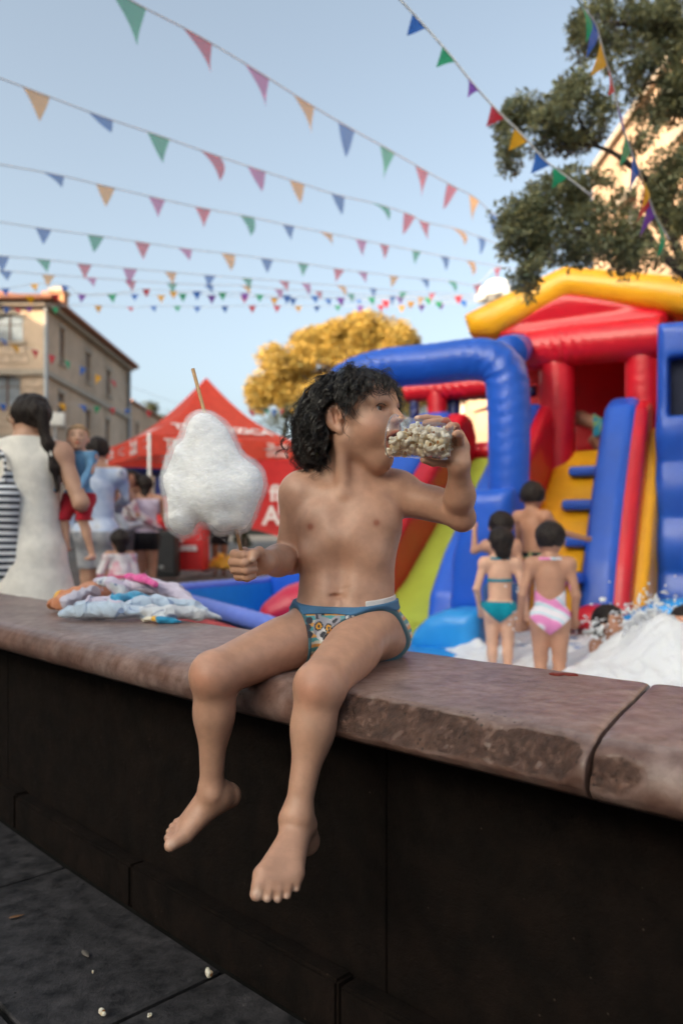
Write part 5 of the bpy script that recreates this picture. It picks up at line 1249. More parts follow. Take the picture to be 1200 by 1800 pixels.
def wall_with_holes(name, mat, parent, o, U, N, wd, z0, z1, holes, th=.3):
    """upright wall starting at o along U; holes (u0,u1,z0,z1) get reveals going in along -N"""
    us = sorted({0, wd} | {h[k] for h in holes for k in (0, 1) if 0 < h[k] < wd}); zs = sorted({z0, z1} | {h[k] for h in holes for k in (2, 3)})
    g = Geo(); p = lambda u, z, d=0: A(*o[:2], 0) + U * u - N * d + A(0, 0, z)
    for a, b in zip(us[:-1], us[1:]):
        for c, d in zip(zs[:-1], zs[1:]):
            if any(h[0] <= (a + b) / 2 <= h[1] and h[2] <= (c + d) / 2 <= h[3] for h in holes): continue
            g.quad(p(a, c), p(b, c), p(b, d), p(a, d))
    for h in holes:
        a, b, c, d = max(h[0], 0), min(h[1], wd), h[2], h[3]
        g.quad(p(a, c), p(a, d), p(a, d, th), p(a, c, th)); g.quad(p(b, c), p(b, d), p(b, d, th), p(b, c, th)); g.quad(p(a, d), p(b, d), p(b, d, th), p(a, d, th)); g.quad(p(a, c), p(b, c), p(b, c, th), p(a, c, th))
    w = mobj(name, g.V, g.F, mat, parent, smooth=False); return w
def window(parent, o, U, N, h, arch=False, casement=True):
    Rw = np.stack([U, N, A(0, 0, 1)], 1); c = A(*o[:2], 0) + U * (h[0] + h[1]) / 2 + A(0, 0, (h[2] + h[3]) / 2) - N * .16; wd, ht = h[1] - h[0], h[3] - h[2]
    g = Geo(); fw = min(.07, wd * .12)
    for s in (1, -1): g.box(c + U * s * (wd / 2 - fw / 2), (fw, .07, ht), Rw); g.box(c + A(0, 0, s * (ht / 2 - fw / 2)), (wd - 2 * fw, .066, fw), Rw)
    if casement: g.box(c, (fw * 1.2, .075, ht - 2 * fw), Rw); g.box(c + A(0, 0, ht * .12), (wd - 2 * fw, .05, .04), Rw)
    fr = g.obj('window', m_wframe, parent)
    for s in ((1, -1) if casement else (0,)):
        gg = Geo(); gg.box(c + U * s * wd * .24 - N * .012, (wd * (.44 if casement else .86), .012, ht - 2 * fw), Rw); gg.obj('pane', m_glass, fr)
    gs = Geo(); gs.box(c + N * .19 - A(0, 0, ht / 2 + .06), (wd + .3, .16, .12), Rw); gs.obj('sill', m_trim, fr)
    gl = Geo()
    if arch:
        a = np.linspace(-.62, .62, 9); r0 = wd * .86; top = A(0, 0, ht / 2 - r0 * (1 - math.cos(.62)) - .02)
        for a0, a1 in zip(a[:-1], a[1:]):
            q = [c + N * .165 + U * (r_ * math.sin(t)) + top + A(0, 0, r_ * math.cos(t) - r0 + r0 * (1 - math.cos(.62))) for r_, t in ((r0, a0), (r0, a1), (r0 + .26, a1), (r0 + .26, a0))]; gl.prism(q, N * .05)
    else: gl.box(c + N * .175 + A(0, 0, ht / 2 + .12), (wd + .3, .08, .2), Rw)
    gl.obj('lintel', m_trim, fr)
X1, Y1 = A(1, 0, 0), A(0, 1, 0)
house = thing('stone_house', 'long weathered stone town house with arched windows and a tiled eave', 'building', (-14.9, 40, .2))
HZ = 12.55; o1 = A(-23, 40, 0)
hl = [(5.6, 7.05, 10.6, 12.0), (5.5, 6.9, 7.35, 8.95), (5.5, 6.9, 4.0, 5.7), (2.2, 3.6, 10.6, 12.0), (2.2, 3.6, 7.35, 8.95), (2.2, 3.6, 4.0, 5.7), (5.3, 6.9, .2, 2.8)]
wall_with_holes('wall', m_bs, house, o1, X1, -Y1, 8.1, 0, HZ, hl)
for k, h in enumerate(hl): window(house, o1, X1, -Y1, h, arch=True)
o2 = A(-14.9, 40, 0)
hr2 = [(2.2, 2.9, 10.0, 11.9), (6.5, 7.3, 9.9, 11.6), (10.6, 11.4, 9.8, 11.4), (2.0, 2.8, 6.7, 8.4), (6.5, 7.3, 6.4, 8.2), (10.4, 11.2, 6.4, 8.2), (4, 5, 2.6, 4.6), (9, 10, 2.6, 4.6)]
wall_with_holes('wall', m_bs, house, o2, Y1, X1, 15.6, 0, HZ, hr2)
for h in hr2: window(house, o2, Y1, X1, h, casement=True)
g = Geo(); g.box((-19, 55.6, HZ / 2), (8.2, .3, HZ)); g.box((-23.1, 47.8, HZ / 2), (.3, 15.6, HZ)); g.obj('wall', m_bs, house)
# individual masonry blocks standing a little proud of the front
bm_ = {}
r = np.random.default_rng(21); nb = 0
for row in range(10, 31):
    z = row * .405 + .2; x = .06 + (row % 2) * .3
    while x < 8.0:
        ln = r.uniform(.5, 1.0); k = int(ln * 8)
        if x + ln < 8.08 and x > 4.0 and not any(h[0] - .2 < x + ln and h[1] + .2 > x and h[2] - .25 < z + .4 and h[3] + .45 > z for h in hl) and not 8.75 < z + .2 < 9.4:
            if k not in bm_:
                gg = Geo(); L_ = k / 8 - .03; gg.add([(0, .004, 0), (L_, .004, 0), (L_, .004, .37), (0, .004, .37), (.03, -.035, .03), (L_ - .03, -.035, .03), (L_ - .03, -.035, .34), (.03, -.035, .34)], [(4, 5, 6, 7), (0, 1, 5, 4), (1, 2, 6, 5), (2, 3, 7, 6), (3, 0, 4, 7)])
                me = mk_mesh('stone_block', gg.V, gg.F, False); me.materials.append(m_stone2); bm_[k] = me
            inst('stone_block', bm_[k], m4(np.eye(3), A(-23 + x, 40 - r.uniform(0, .012), z)), house); nb += 1
        x += ln
g = Geo(); g.box((-19, 39.93, 9.05), (8.3, .22, .28)); g.box((-14.83, 47.8, 9.05), (.22, 15.7, .28)); g.obj('string_course', m_trim, house)
g = Geo(); g.box((-19, 39.85, HZ - .1), (8.5, .4, .22)); g.box((-14.72, 47.8, HZ - .1), (.4, 16.0, .22)); g.obj('cornice', m_trim, house)
g = Geo(); g.add([(-23.5, 39.4, HZ + .02), (-14.3, 39.4, HZ + .02), (-14.3, 56.2, HZ + .02), (-23.5, 56.2, HZ + .02), (-19, 43, HZ + 1.6), (-19, 52, HZ + 1.6)], [(0, 1, 4), (1, 2, 5, 4), (2, 3, 5), (3, 0, 4, 5), (3, 2, 1, 0)]); rf = g.obj('roof', m_tile, house)
tv_, tf_ = tube_vf([(0, 0, 0), (0, .55, .22)], .11, 8); tme = mk_mesh('roof_tile', tv_, tf_); tme.materials.append(m_tile)
for k in range(42): inst('roof_tile', tme, m4(rotz(0), A(-23.4 + k * .22, 39.32, HZ + .1)), rf)
for k in range(74): inst('roof_tile', tme, m4(rotz(R(90)), A(-14.2, 39.4 + k * .225, HZ + .1)), rf)
g = Geo(); g.box((-17.0, 48.0, HZ + 1.6), (.85, .85, 2.6)); ch = g.obj('chimney', M('chimney_brick', (.50, .24, .12), .85, bump=.01, bs=14), rf)
g = Geo(); g.box((-17.0, 48.0, HZ + 2.96), (1.05, 1.05, .14)); g.box((-17.0, 48.0, HZ + 3.12), (.6, .6, .18)); g.obj('chimney_cap', m_trim, ch)
g = Geo(); g.tube([(-14.78, 39.86, .1), (-14.78, 39.86, HZ - .3)], .10, 8); g.obj('downpipe', m_pipe, house, smooth=True)
g = Geo(); g.tube([(-14.75, 55.5, .1), (-14.75, 55.5, HZ - .3)], .10, 8); g.obj('downpipe', m_pipe, house, smooth=True)
def simple_house(name, label, x0, x1, y0, y1, h, mat, wins, roofh=.9, over=.3, roofmat=None):
    t = thing(name, label, 'building', ((x0 + x1) / 2, (y0 + y1) / 2, .2))
    for nm, o, U, N, wd in (('front', A(x0, y0, 0), X1, -Y1, x1 - x0), ('east', A(x1, y0, 0), Y1, X1, y1 - y0), ('west', A(x0, y1, 0), -Y1, -X1, y1 - y0), ('rear', A(x1, y1, 0), -X1, Y1, x1 - x0)):
        hs_ = [h_ for side_, *h_ in wins if side_ == nm]; wall_with_holes('wall', mat, t, o, U, N, wd, -.2, h, hs_)
        for h_ in hs_: window(t, o, U, N, h_)
    g = Geo(); q = [(x0 - over, y0 - over), (x1 + over, y0 - over), (x1 + over, y1 + over), (x0 - over, y1 + over)]; cx = (x0 + x1) / 2; m_ = min((y1 - y0) / 2.2, (x1 - x0) / 2)
    g.add([(*p, h + .01) for p in q] + [(*p, h + .16) for p in q] + [(cx, y0 + m_, h + .16 + roofh), (cx, y1 - m_, h + .16 + roofh)], [(3, 2, 1, 0), (0, 1, 5, 4), (1, 2, 6, 5), (2, 3, 7, 6), (3, 0, 4, 7), (4, 5, 8), (5, 6, 9, 8), (6, 7, 9), (7, 4, 8, 9)])
    g.obj('roof', roofmat or m_tile, t); return t
simple_house('narrow_house', 'sunlit peach house seen past the end of the stone house', -22.5, -18.55, 70, 82, 12.6, m_peach, [('front', 2.4, 3.3, 9.2, 11.0), ('east', 2, 3, 9.2, 11), ('east', 6, 7, 9.2, 11)])
simple_house('peach_building', 'tall sunlit peach stone building behind the oak branches', 6.3, 15, 4.5, 20, 9.9, m_peach, [('west', u, u + 1.0, z, z + 1.7) for u in (2.0, 5.0, 8.0) for z in (2.2, 6.6)] + [('front', u, u + 1, z, z + 1.7) for u in (1.5, 5) for z in (2.2, 6.6)], .5, .12, m_trim)
simple_house('cream_house', 'small peach and white house far behind the slide', 4.9, 8.6, 31, 38, 6.6, m_peach, [('front', .9, 1.7, 3.6, 5.0), ('west', 2, 3, 3.4, 4.8)])
simple_house('white_house', 'plain white house beside the peach one seen through the slide window', 4.25, 4.86, 31.5, 38, 6.2, m_white, [])
simple_house('terrace_house', 'tallest unseen terrace house added to cast shade over the square', -37, -27, -48, 2, 19.5, m_bs, [('east', 2 + 3.4 * k, 3.1 + 3.4 * k, z, z + 1.7) for k in range(14) for z in (2.0, 5.6, 9.2, 12.8)])  # out of view; added and sized so its shadow covers the square
simple_house('terrace_house', 'lower unseen terrace house added to shade the stone house front', -37, -27, 3, 36, 17.0, m_bs, [('east', 2 + 3.4 * k, 3.1 + 3.4 * k, z, z + 1.7) for k in range(9) for z in (2.0, 5.6, 9.2)])  # out of view; added to keep direct sun off the stone house front

simple_house('town_hall', 'low long unseen stone hall added to keep low sky light off the wall', -16, 16, -18, -11, 5.2, m_bs, [('rear', 2 + 3.2 * k, 3.1 + 3.2 * k, 1.4, 3.4) for k in range(9)])  # out of view; added to block low sky light so the wall face darkens

# ---- trees
def leaf_mesh(name, mat, parent, blobs, n, size, seed, dens=None, flat=.6, kind='stuff', holes=3.0, thr=-.08):
    r = np.random.default_rng(seed); vol = np.array([b[1][0] * b[1][1] * b[1][2] for b in blobs]) ** .75; pk = r.choice(len(blobs), n, p=vol / vol.sum())
    c = np.array([b[0] for b in blobs])[pk]; rad = np.array([b[1] for b in blobs])[pk]
    v = r.standard_normal((n, 3)); v /= np.linalg.norm(v, axis=1)[:, None]; v *= (r.random(n) ** .42)[:, None]
    p = c + v * rad; p += np.stack([vnoise(p, holes / 2, 40 + q) for q in range(3)], 1) * size * (2 if size < .1 else 3.5)
    keep = vnoise(p, holes, 47) + .5 * vnoise(p, holes * 2.3, 48) > thr; p = p[keep]; n = len(p)
    d = r.standard_normal((n, 3)) + v[keep] * .6; d /= np.linalg.norm(d, axis=1)[:, None]; s = np.cross(d, r.standard_normal((n, 3))); s /= np.linalg.norm(s, axis=1)[:, None]; nn = np.cross(d, s)
    L_ = size * r.uniform(.6, 1.3, n)[:, None]; wd = L_ * r.uniform(.32, .48, n)[:, None]
    V = np.stack([p, p + d * L_ * .5 + s * wd * .5 + nn * wd * .15, p + d * L_, p + d * L_ * .5 - s * wd * .5 + nn * wd * .15], 1).reshape(-1, 3)
    C = np.repeat(r.uniform(.65, 1.3, (n, 1)) * (1 + A(.12, .03, -.1) * r.standard_normal((n, 1))), 4, axis=0).clip(.2, 2)
    o = mobj(name, V, np.arange(4 * n).reshape(n, 4), mat, parent, False, C); return tag(o, kind=kind)
m_oak = M('oak_leaf', (.23, .235, .125), .5, var=.25, vs=4, attr=True, trans=.42); m_bark = M('bark', (.05, .038, .03), .9, var=.3, vs=12, bump=.01, bs=30)
oak = thing('oak_tree', 'dark evergreen oak whose branches hang over the yellow roof from the side', 'tree', (3.75, 4.7, 0))
tb = [A(3.75, 4.7, 0), A(3.72, 4.72, 1.5), A(3.78, 4.85, 2.6), A(3.65, 5.0, 3.3)]
v, f = tube_vf(spline(tb, 24), np.linspace(.24, .15, 24), 12); mobj('trunk', v, f, m_bark, oak)
def branch(pts, r0, r1, par=oak): v, f = tube_vf(spline(pts, 22), np.linspace(r0, r1, 22), 8); return mobj('branch', v, f, m_bark, par)
OY = 5.3
branch([tb[3], P(1330, 560, 5.15), P(1200, 478, OY), P(1150, 430, OY), P(1118, 370, OY + .1)], .06, .012)
branch([P(1205, 480, OY), P(1150, 340, OY + .1), P(1100, 285, OY), P(1050, 258, OY), P(980, 250, OY)], .032, .006)
branch([P(1050, 258, OY), P(1020, 215, OY), P(1015, 160, OY)], .016, .005); branch([P(1150, 430, OY), P(1060, 420, OY), P(980, 400, OY - .05), P(920, 400, OY)], .028, .006)
branch([tb[3], A(3.6, 5.0, 4.2), P(1290, 60, OY), P(1180, 45, OY), P(1060, 40, OY)], .10, .012); branch([P(1290, 60, OY), P(1220, 120, OY), P(1130, 150, OY)], .04, .008)
def bl(px, py, rx, ry, Y=OY, rz=.22): return (P(px, py, Y), A(rx * Y / F * 1.2, rz * 1.3, ry * Y / F * 1.2))
ob = [bl(1130, 55, 75, 45), bl(1190, 110, 70, 60), bl(1060, 30, 50, 35), bl(1160, 165, 45, 40), bl(1040, 70, 28, 28), bl(1100, 110, 40, 35), bl(1230, 20, 80, 60), bl(1250, 170, 60, 60), bl(1190, 185, 30, 30),
      bl(1005, 150, 25, 30), bl(990, 195, 45, 32), bl(935, 200, 32, 25), bl(960, 230, 50, 25), bl(900, 225, 22, 20), bl(895, 262, 18, 16), bl(1050, 215, 25, 22), bl(1020, 240, 35, 15),
      bl(950, 345, 45, 30), bl(1010, 335, 55, 32), bl(900, 370, 30, 28), bl(1040, 380, 60, 38), bl(940, 405, 45, 32), bl(985, 430, 40, 30), bl(918, 455, 26, 32), bl(930, 488, 18, 22), bl(1085, 425, 45, 38), bl(1120, 455, 30, 20), bl(890, 415, 20, 18), bl(1025, 450, 25, 15),
      bl(1180, 300, 38, 25), bl(1195, 360, 32, 45), bl(1165, 330, 20, 18), bl(1200, 440, 25, 35), bl(1230, 300, 50, 90), bl(1130, 255, 14, 12)]
leaf_mesh('crown', m_oak, oak, ob, 88000, .040, 3, holes=7, thr=-.11)
hid = [(A(4.1 + q, 4.6 + w_, z), A(.9, .9, .7)) for q, w_, z in ((.4, -.6, 4.6), (.9, .4, 5.2), (.2, -1.2, 4.2), (.0, .2, 5.6), (-.4, -.2, 5.8))]
leaf_mesh('crown', m_oak, oak, hid, 9000, .05, 4, holes=3)
m_gold = M('sunlit_leaf', (.44, .30, .065), .6, var=.2, vs=.6, attr=True, trans=.25); m_dark = M('shrub_leaf', (.055, .06, .022), .6, attr=True, trans=.25)
gold = thing('holm_oak', 'round broad tree glowing gold in low sun beyond the square', 'tree', (-.9, 42, .2))
gr_ = np.random.default_rng(17); GY = 42
gb = []
for (px, py, rx, ry) in ((540, 605, 42, 30), (590, 615, 40, 38), (640, 595, 42, 32), (685, 610, 35, 34), (500, 640, 42, 30), (560, 655, 55, 38), (630, 650, 55, 40), (690, 655, 45, 40), (465, 685, 38, 28), (520, 690, 50, 32), (590, 700, 60, 30), (660, 700, 60, 30), (720, 650, 25, 30), (450, 705, 24, 16), (740, 700, 40, 30)):
    gb.append((P(px, py, GY + gr_.normal() * .8), A(rx, 75, ry) * GY / F * 1.12))
leaf_mesh('crown', m_gold, gold, gb, 170000, .20, 6, holes=.8, thr=-.30)
v, f = tube_vf(spline([A(-.9, 42, 0), A(-.8, 42.1, 2.5), A(-1.1, 42, 5), A(-.6, 42, 8)], 16), np.linspace(.45, .15, 16), 10); mobj('trunk', v, f, m_bark, gold)
for e in ((-3.2, 42, 7.4), (1.6, 42.3, 8), (-1.6, 41.4, 8.8)): v, f = tube_vf(spline([A(-1.0, 42, 4.2), A(*e) * .5 + A(-.9, 42, 4.8) * .5, A(*e)], 10), np.linspace(.2, .05, 10), 8); mobj('branch', v, f, m_bark, gold)
for k, (px, py, rx, ry, Y, lab) in enumerate(((500, 740, 55, 30, 36, 'low dark green tree under the golden tree by the tent roof'), (640, 760, 120, 50, 37, 'wide dark green tree behind the head of the seated boy'), (735, 700, 24, 40, 33, 'slim olive tree seen through the slide portal'), (432, 945, 16, 34, 19, 'olive green shrub standing behind the tent banner'), (260, 728, 30, 12, 90, 'distant pale tree at the end of the street'))):
    t = thing('tree', lab, 'tree', P(px, 960, Y) * A(1, 1, 0) + A(0, 0, .2)); s = Y / F
    bs_ = [(P(px + gr_.normal() * rx * .5, py + gr_.normal() * ry * .5, Y), A(rx, rx, ry) * s * gr_.uniform(.4, .7)) for _ in range(9)]
    leaf_mesh('crown', m_dark, t, bs_, 5000, max(.10, .12 * Y / 33), 70 + k, holes=2)
    v, f = tube_vf([P(px, 960, Y) * A(1, 1, 0) + A(0, 0, .2), P(px, py, Y)], A(.14, .06) * Y / 30, 8); mobj('trunk', v, f, m_bark, t)

# ---- red market tent
m_tent = M('red_canopy', (.95, .15, .10), .6, var=.05, bump=.01, bs=3, trans=.55); m_tred = M('red_panel', (.62, .02, .022), .6, var=.05, trans=.15); m_alu = M('white_pole', (.62, .62, .63), .4, metal=.4); m_print = M('white_print', (.78, .70, .70), .7, var=.02)
c0, c1, c2 = A(-3.18, 13.2, 0), A(-.78, 14.6, 0), A(-4.58, 15.6, 0); c3 = c1 + c2 - c0; cn = [c0, c1, c3, c2]; ZT, ZB, gT = 2.58, 2.24, .14; pk_ = (c0 + c1 + c2 + c3) / 4 * A(1, 1, 0) + A(.12, 0, 3.88)
tent = thing('market_tent', 'red pop up market tent with white lettering and a pointed canopy', 'tent', (c0 + c3) / 2 + A(0, 0, gT))
def text_obj(name, s, size, mat, parent, org, ux, uz, push=.006, bold=.0):
    cu = bpy.data.curves.new('t', 'FONT'); cu.body = s; cu.size = size; cu.extrude = .003; cu.align_x = 'CENTER'; cu.align_y = 'CENTER'; cu.offset = bold
    to = bpy.data.objects.new('t', cu); COL.objects.link(to); dg = bpy.context.evaluated_depsgraph_get(); me = bpy.data.meshes.new_from_object(to.evaluated_get(dg))
    bpy.data.objects.remove(to); n_ = unit(np.cross(ux, uz)); V = np.zeros(len(me.vertices) * 3); me.vertices.foreach_get('co', V); V = V.reshape(-1, 3)
    V = org + V[:, :1] * ux + V[:, 1:2] * uz + (V[:, 2:] + push) * n_; me.vertices.foreach_set('co', (V - wpos(parent)).astype(np.float32).ravel()); me.materials.append(mat)
    return place(bpy.data.objects.new(name, me), parent, wpos(parent))
for i in range(4):
    a, b = cn[i] + A(0, 0, ZT), cn[(i + 1) % 4] + A(0, 0, ZT); V, Fc, n = [], [], 13
    for s in range(n):
        for t in range(n):
            u, q = s / (n - 1), t / (n - 1); p = (a + (b - a) * u) * (1 - q) + pk_ * q; p = p - A(0, 0, .24 * math.sin(math.pi * q) * (.8 + .4 * math.sin(math.pi * u))); V.append(p)
    Fc = [(s * n + t, (s + 1) * n + t, (s + 1) * n + t + 1, s * n + t + 1) for s in range(n - 1) for t in range(n - 1)]
    cp_ = mobj('canopy_panel', V, Fc, m_tent, tent)
    e = unit(b - a); n_ = unit(np.cross(e, A(0, 0, 1))); V = []
    for s in range(25):
        u = s / 24; w_ = .012 * math.sin(u * 21 + i); q = a + (b - a) * u + n_ * .012
        for t in range(4): V.append(q - A(0, 0, (ZT - ZB) * t / 3) + n_ * w_ * t)
    va = mobj('valance', V, [(s * 4 + t, s * 4 + t + 1, s * 4 + 5 + t, s * 4 + 4 + t) for s in range(24) for t in range(3)], m_tent, tent)
    if i == 0:
        up_ = unit((pk_ - (a + b) / 2) * A(1, 1, .62)); text_obj('lettering', 'TUNKOZICA', .32, m_print, cp_, (a * .5 + b * .5) * .74 + pk_ * .26 + A(.02, 0, -.20), e, up_, .06, .012)
        text_obj('lettering', 'TUN', .25, m_print, va, a + e * .50 - A(0, 0, .17), e, A(0, 0, 1), .04, .008); text_obj('lettering', 'TR - RS', .13, m_print, va, a + e * 2.32 - A(0, 0, .10), e, A(0, 0, 1), .05, .006); text_obj('lettering', 'OTE-NE', .12, m_print, va, a + e * 2.32 - A(0, 0, .25), e, A(0, 0, 1), .05, .005)
    if i == 3:
        up_ = unit((pk_ - (a + b) / 2) * A(1, 1, .62)); text_obj('lettering', 'TUNA', .36, m_print, cp_, (a * .45 + b * .55) * .74 + pk_ * .26 - A(0, 0, .2), e, up_, .06, .012)
        text_obj('lettering', 'TR - RS', .13, m_print, va, a + e * 2.0 - A(0, 0, .10), e, A(0, 0, 1), .05, .005); text_obj('lettering', 'OTE-NE', .12, m_print, va, a + e * 2.0 - A(0, 0, .25), e, A(0, 0, 1), .05, .005); text_obj('lettering', 'O', .25, m_print, va, a + e * .5 - A(0, 0, .17), e, A(0, 0, 1), .04, .005)
for p in cn:
    g = Geo(); g.box(p + A(0, 0, (gT + ZT) / 2), (.055, .055, ZT - gT)); pl_ = g.obj('pole', m_alu, tent, bevel=.008); g = Geo(); g.box(p + A(0, 0, gT + .01), (.16, .16, .02)); g.obj('foot_plate', m_alu, pl_)
    g = Geo(); g.box(p + A(0, 0, 1.25), (.075, .075, .12)); g.obj('slider', M('black_plastic', (.02, .02, .022), .5), pl_)
g = Geo()
for i in range(4):
    a, b = cn[i], cn[(i + 1) % 4]; m_ = (a + b) / 2
    for q0, q1 in ((a, m_), (m_, b)): g.tube([q0 + A(0, 0, ZB + .10), q1 + A(0, 0, ZT - .06)], .014, 6); g.tube([q0 + A(0, 0, ZT - .06), q1 + A(0, 0, ZB + .10)], .014, 6)
g.obj('truss', m_alu, tent)
# hanging red banner with white letters
bnr = thing('banner', 'tall red fabric banner with big white letters hanging at the tent side', 'banner', P(480, 960, 14.2)); V = []
bx0, bx1, bY = (P(440, 0, 14.2)[0]), (P(562, 0, 14.2)[0]), 14.2; bz = lambda py: P(0, py, bY)[2]
for s in range(17):
    for t in range(17):
        u, q = s / 16, t / 16; x = bx0 + (bx1 - bx0) * u; zb = bz(930) - .75 * (u) ** 1.3 * .6; V.append(A(x + .05 * math.sin(q * 3) * (1 - u) * q, bY + .10 * math.sin(u * 4 + q * 2) * q, bz(808) * (1 - q) + zb * q))
bf_ = mobj('cloth', V, [(s * 17 + t, s * 17 + t + 1, s * 17 + 18 + t, s * 17 + 17 + t) for s in range(16) for t in range(16)], m_tred, bnr)
for s_, px, py, sz in (('fho', 500, 868, .40), ('i', 492, 893, .34), ('Avi', 492, 908, .46)): text_obj('lettering', s_, sz, m_print, bf_, P(px, py, bY - .14), X1, IZ, .0, .014)
# counter, red covered table, speaker, toys
def boxthing(name, label, cat, px0, px1, py0, py1, Y, dp, mat, bevel=.02):
    a, b = P(px0, py0, Y), P(px1, py1, Y); t = thing(name, label, cat, A((a[0] + b[0]) / 2, Y + dp / 2, b[2])); g = Geo(); g.box(((a[0] + b[0]) / 2, Y + dp / 2, (a[2] + b[2]) / 2), (b[0] - a[0], dp, a[2] - b[2])); return t, g.obj('body', mat, t, bevel=bevel), a, b
m_spk = M('speaker_black', (.010, .011, .013), .55, bump=.002, bs=200)
t, o, a, b = boxthing('speaker', 'black floor loudspeaker standing in front of the red table', 'speaker', 258, 308, 932, 1016, 13.0, .42, m_spk, .03)
g = Geo(); g.box(((a[0] + b[0]) / 2, 12.995, (a[2] + b[2]) / 2 + .02), (b[0] - a[0] - .06, .016, a[2] - b[2] - .12)); g.obj('grille', M('speaker_grille', (.014, .015, .018), .7, bump=.004, bs=300), t)
v, f = tube_vf([A((a[0] + b[0]) / 2 + .02, 12.986, b[2] + .17), A((a[0] + b[0]) / 2 + .02, 12.96, b[2] + .17)], .035, 12); mobj('badge', v, f, M('grey_badge', (.20, .21, .22), .4), t)
t, o, a, b = boxthing('table', 'red cloth covered table with white lettering under the tent', 'table', 306, 356, 918, 1003, 13.6, .7, m_tred, .015)
text_obj('lettering', 'fluxca', .17, m_print, o, P(326, 962, 13.58), X1, IZ, .02, .01); text_obj('lettering', 'T', .34, m_print, o, P(312, 962, 13.58), X1, IZ, .02, .01)
t, o, a, b = boxthing('counter', 'red display counter behind the loudspeaker and the tent pole', 'counter', 268, 306, 872, 990, 14.4, .6, m_tred, .03)
v, f = tube_vf([P(274, 920, 14.3), P(300, 918, 14.3)], .13, 14); mobj('cushion', v, f, m_tred, t)
toys = [((382, 988), .13, (.70, .36, .03)), ((398, 990), .12, (.72, .40, .05)), ((370, 994), .09, (.62, .52, .5)), ((408, 982), .10, (.66, .33, .03)), ((362, 998), .07, (.6, .45, .5))]
for k, ((px, py), r_, c_) in enumerate(toys):
    c = P(px, py + 2, 14.3); pr = [ell(c, A(1.1, .9, .85) * r_, k=.02), ell(c + A(.55, -.3, .75) * r_, r_ * .6, k=.02), ell(c + A(.85, -.3, 1.25) * r_, r_ * .22, k=.01), ell(c + A(.25, -.3, 1.28) * r_, r_ * .22, k=.01), ell(c + A(-.8, -.5, -.4) * r_, r_ * .35, k=.02), ell(c + A(.8, -.6, -.5) * r_, r_ * .35, k=.02)]
    V, Fq = sdf_mesh(pr, .018); o = mobj('soft_toy', V, Fq, M('toy_plush', c_, .95, bump=.006, bs=80, sheen=.4), None, loc=c)
    tag(o, ['plump yellow soft toy in the middle of the heap by the red table', 'yellow soft toy next to the outer end of the toy heap', 'white soft toy at the foot of the heap beside the red table', 'orange yellow soft toy at the far end of the heap', 'small pink soft toy touching the red table foot'][k], 'soft toy')
# navy inflatable gate behind the tent and the beige shop front in it
gate = thing('inflatable_gate', 'navy blue inflatable gate standing behind the red tent', 'inflatable gate', P(150, 1000, 19) * A(1, 1, 0) + A(0, 0, .2))
vtube('gate_tube', v_navy, [P(-60, 800, 19), P(80, 815, 19), P(200, 815, 19), P(300, 816, 19)], .30, 40, parent=gate); vtube('gate_tube', v_navy, [P(287, 790, 19.1), P(287, 900, 19.1), P(287, 1000, 19.1)], .20, 30, parent=gate)
t, o, a, b = boxthing('kiosk', 'beige wooden kiosk front behind the women at the tent', 'kiosk', 140, 284, 836, 1000, 20, .8, M('beige_board', (.55, .43, .32), .7), .02)
for px0, px1 in ((152, 184), (190, 222), (228, 272)):
    g = Geo(); p, q = P(px0, 848, 19.97), P(px1, 895, 19.97); g.box((p + q) / 2, (q[0] - p[0], .05, p[2] - q[2])); g.obj('window', M('cream_pane', (.66, .60, .50), .4), t)
bar = thing('inflatable_barrier', 'low blue inflatable barrier behind the woman in white', 'barrier', P(-20, 1000, 15) * A(1, 1, 0)); vtube('barrier_tube', v_blue, [P(-60, 790, 15), P(-15, 786, 15), P(24, 790, 15)], .17, 20, parent=bar)
v, f = tube_vf([P(-30, 790, 15), P(-30, 1000, 15)], .15, 14); mobj('barrier_post', v, f, v_blue, bar)
lamp = thing('wall_box', 'small white metal box on a thin post in front of the stone house', 'sign', P(96, 960, 30) * A(1, 1, 0)); g = Geo(); a, b = P(82, 725, 30), P(112, 748, 30); g.box((a + b) / 2 + A(0, .1, 0), (b[0] - a[0], .2, a[2] - b[2])); g.obj('cabinet', m_white, lamp, bevel=.03)
g = Geo(); g.tube([P(97, 748, 30.1), P(97, 1000, 30.1)], .05, 8); g.obj('post', m_pipe, lamp)

# ---- bunting: cords of plastic pennants
m_cord = M('white_cord', (.55, .55, .55), .8)
def film(name, col, alpha, tr=.45):
    m, t, b = new_mat(name); b.inputs['Base Color'].default_value = (*col, 1); b.inputs['Roughness'].default_value = .45
    tc = nd(t, 'ShaderNodeTexCoord'); nz = nd(t, 'ShaderNodeTexNoise', Scale=14.0, Detail=3.0); t.links.new(tc.outputs['Object'], nz.inputs['Vector']); bp = nd(t, 'ShaderNodeBump', Strength=.5, Distance=.01); t.links.new(nz.outputs['Fac'], bp.inputs['Height']); t.links.new(bp.outputs[0], b.inputs['Normal'])
    tl = nd(t, 'ShaderNodeBsdfTranslucent'); tl.inputs[0].default_value = (*col, 1); ms = nd(t, 'ShaderNodeMixShader'); ms.inputs[0].default_value = tr
    tp = nd(t, 'ShaderNodeBsdfTransparent'); m2 = nd(t, 'ShaderNodeMixShader'); m2.inputs[0].default_value = alpha
    t.links.new(b.outputs[0], ms.inputs[1]); t.links.new(tl.outputs[0], ms.inputs[2]); t.links.new(tp.outputs[0], m2.inputs[1]); t.links.new(ms.outputs[0], m2.inputs[2]); t.links.new(m2.outputs[0], t.nodes['Material Output'].inputs[0]); return m
FC = dict(r=(.62, .02, .04), b=(.01, .13, .55), g=(.01, .36, .16), y=(.85, .42, .01), p=(.20, .05, .42), m=(.55, .10, .36))
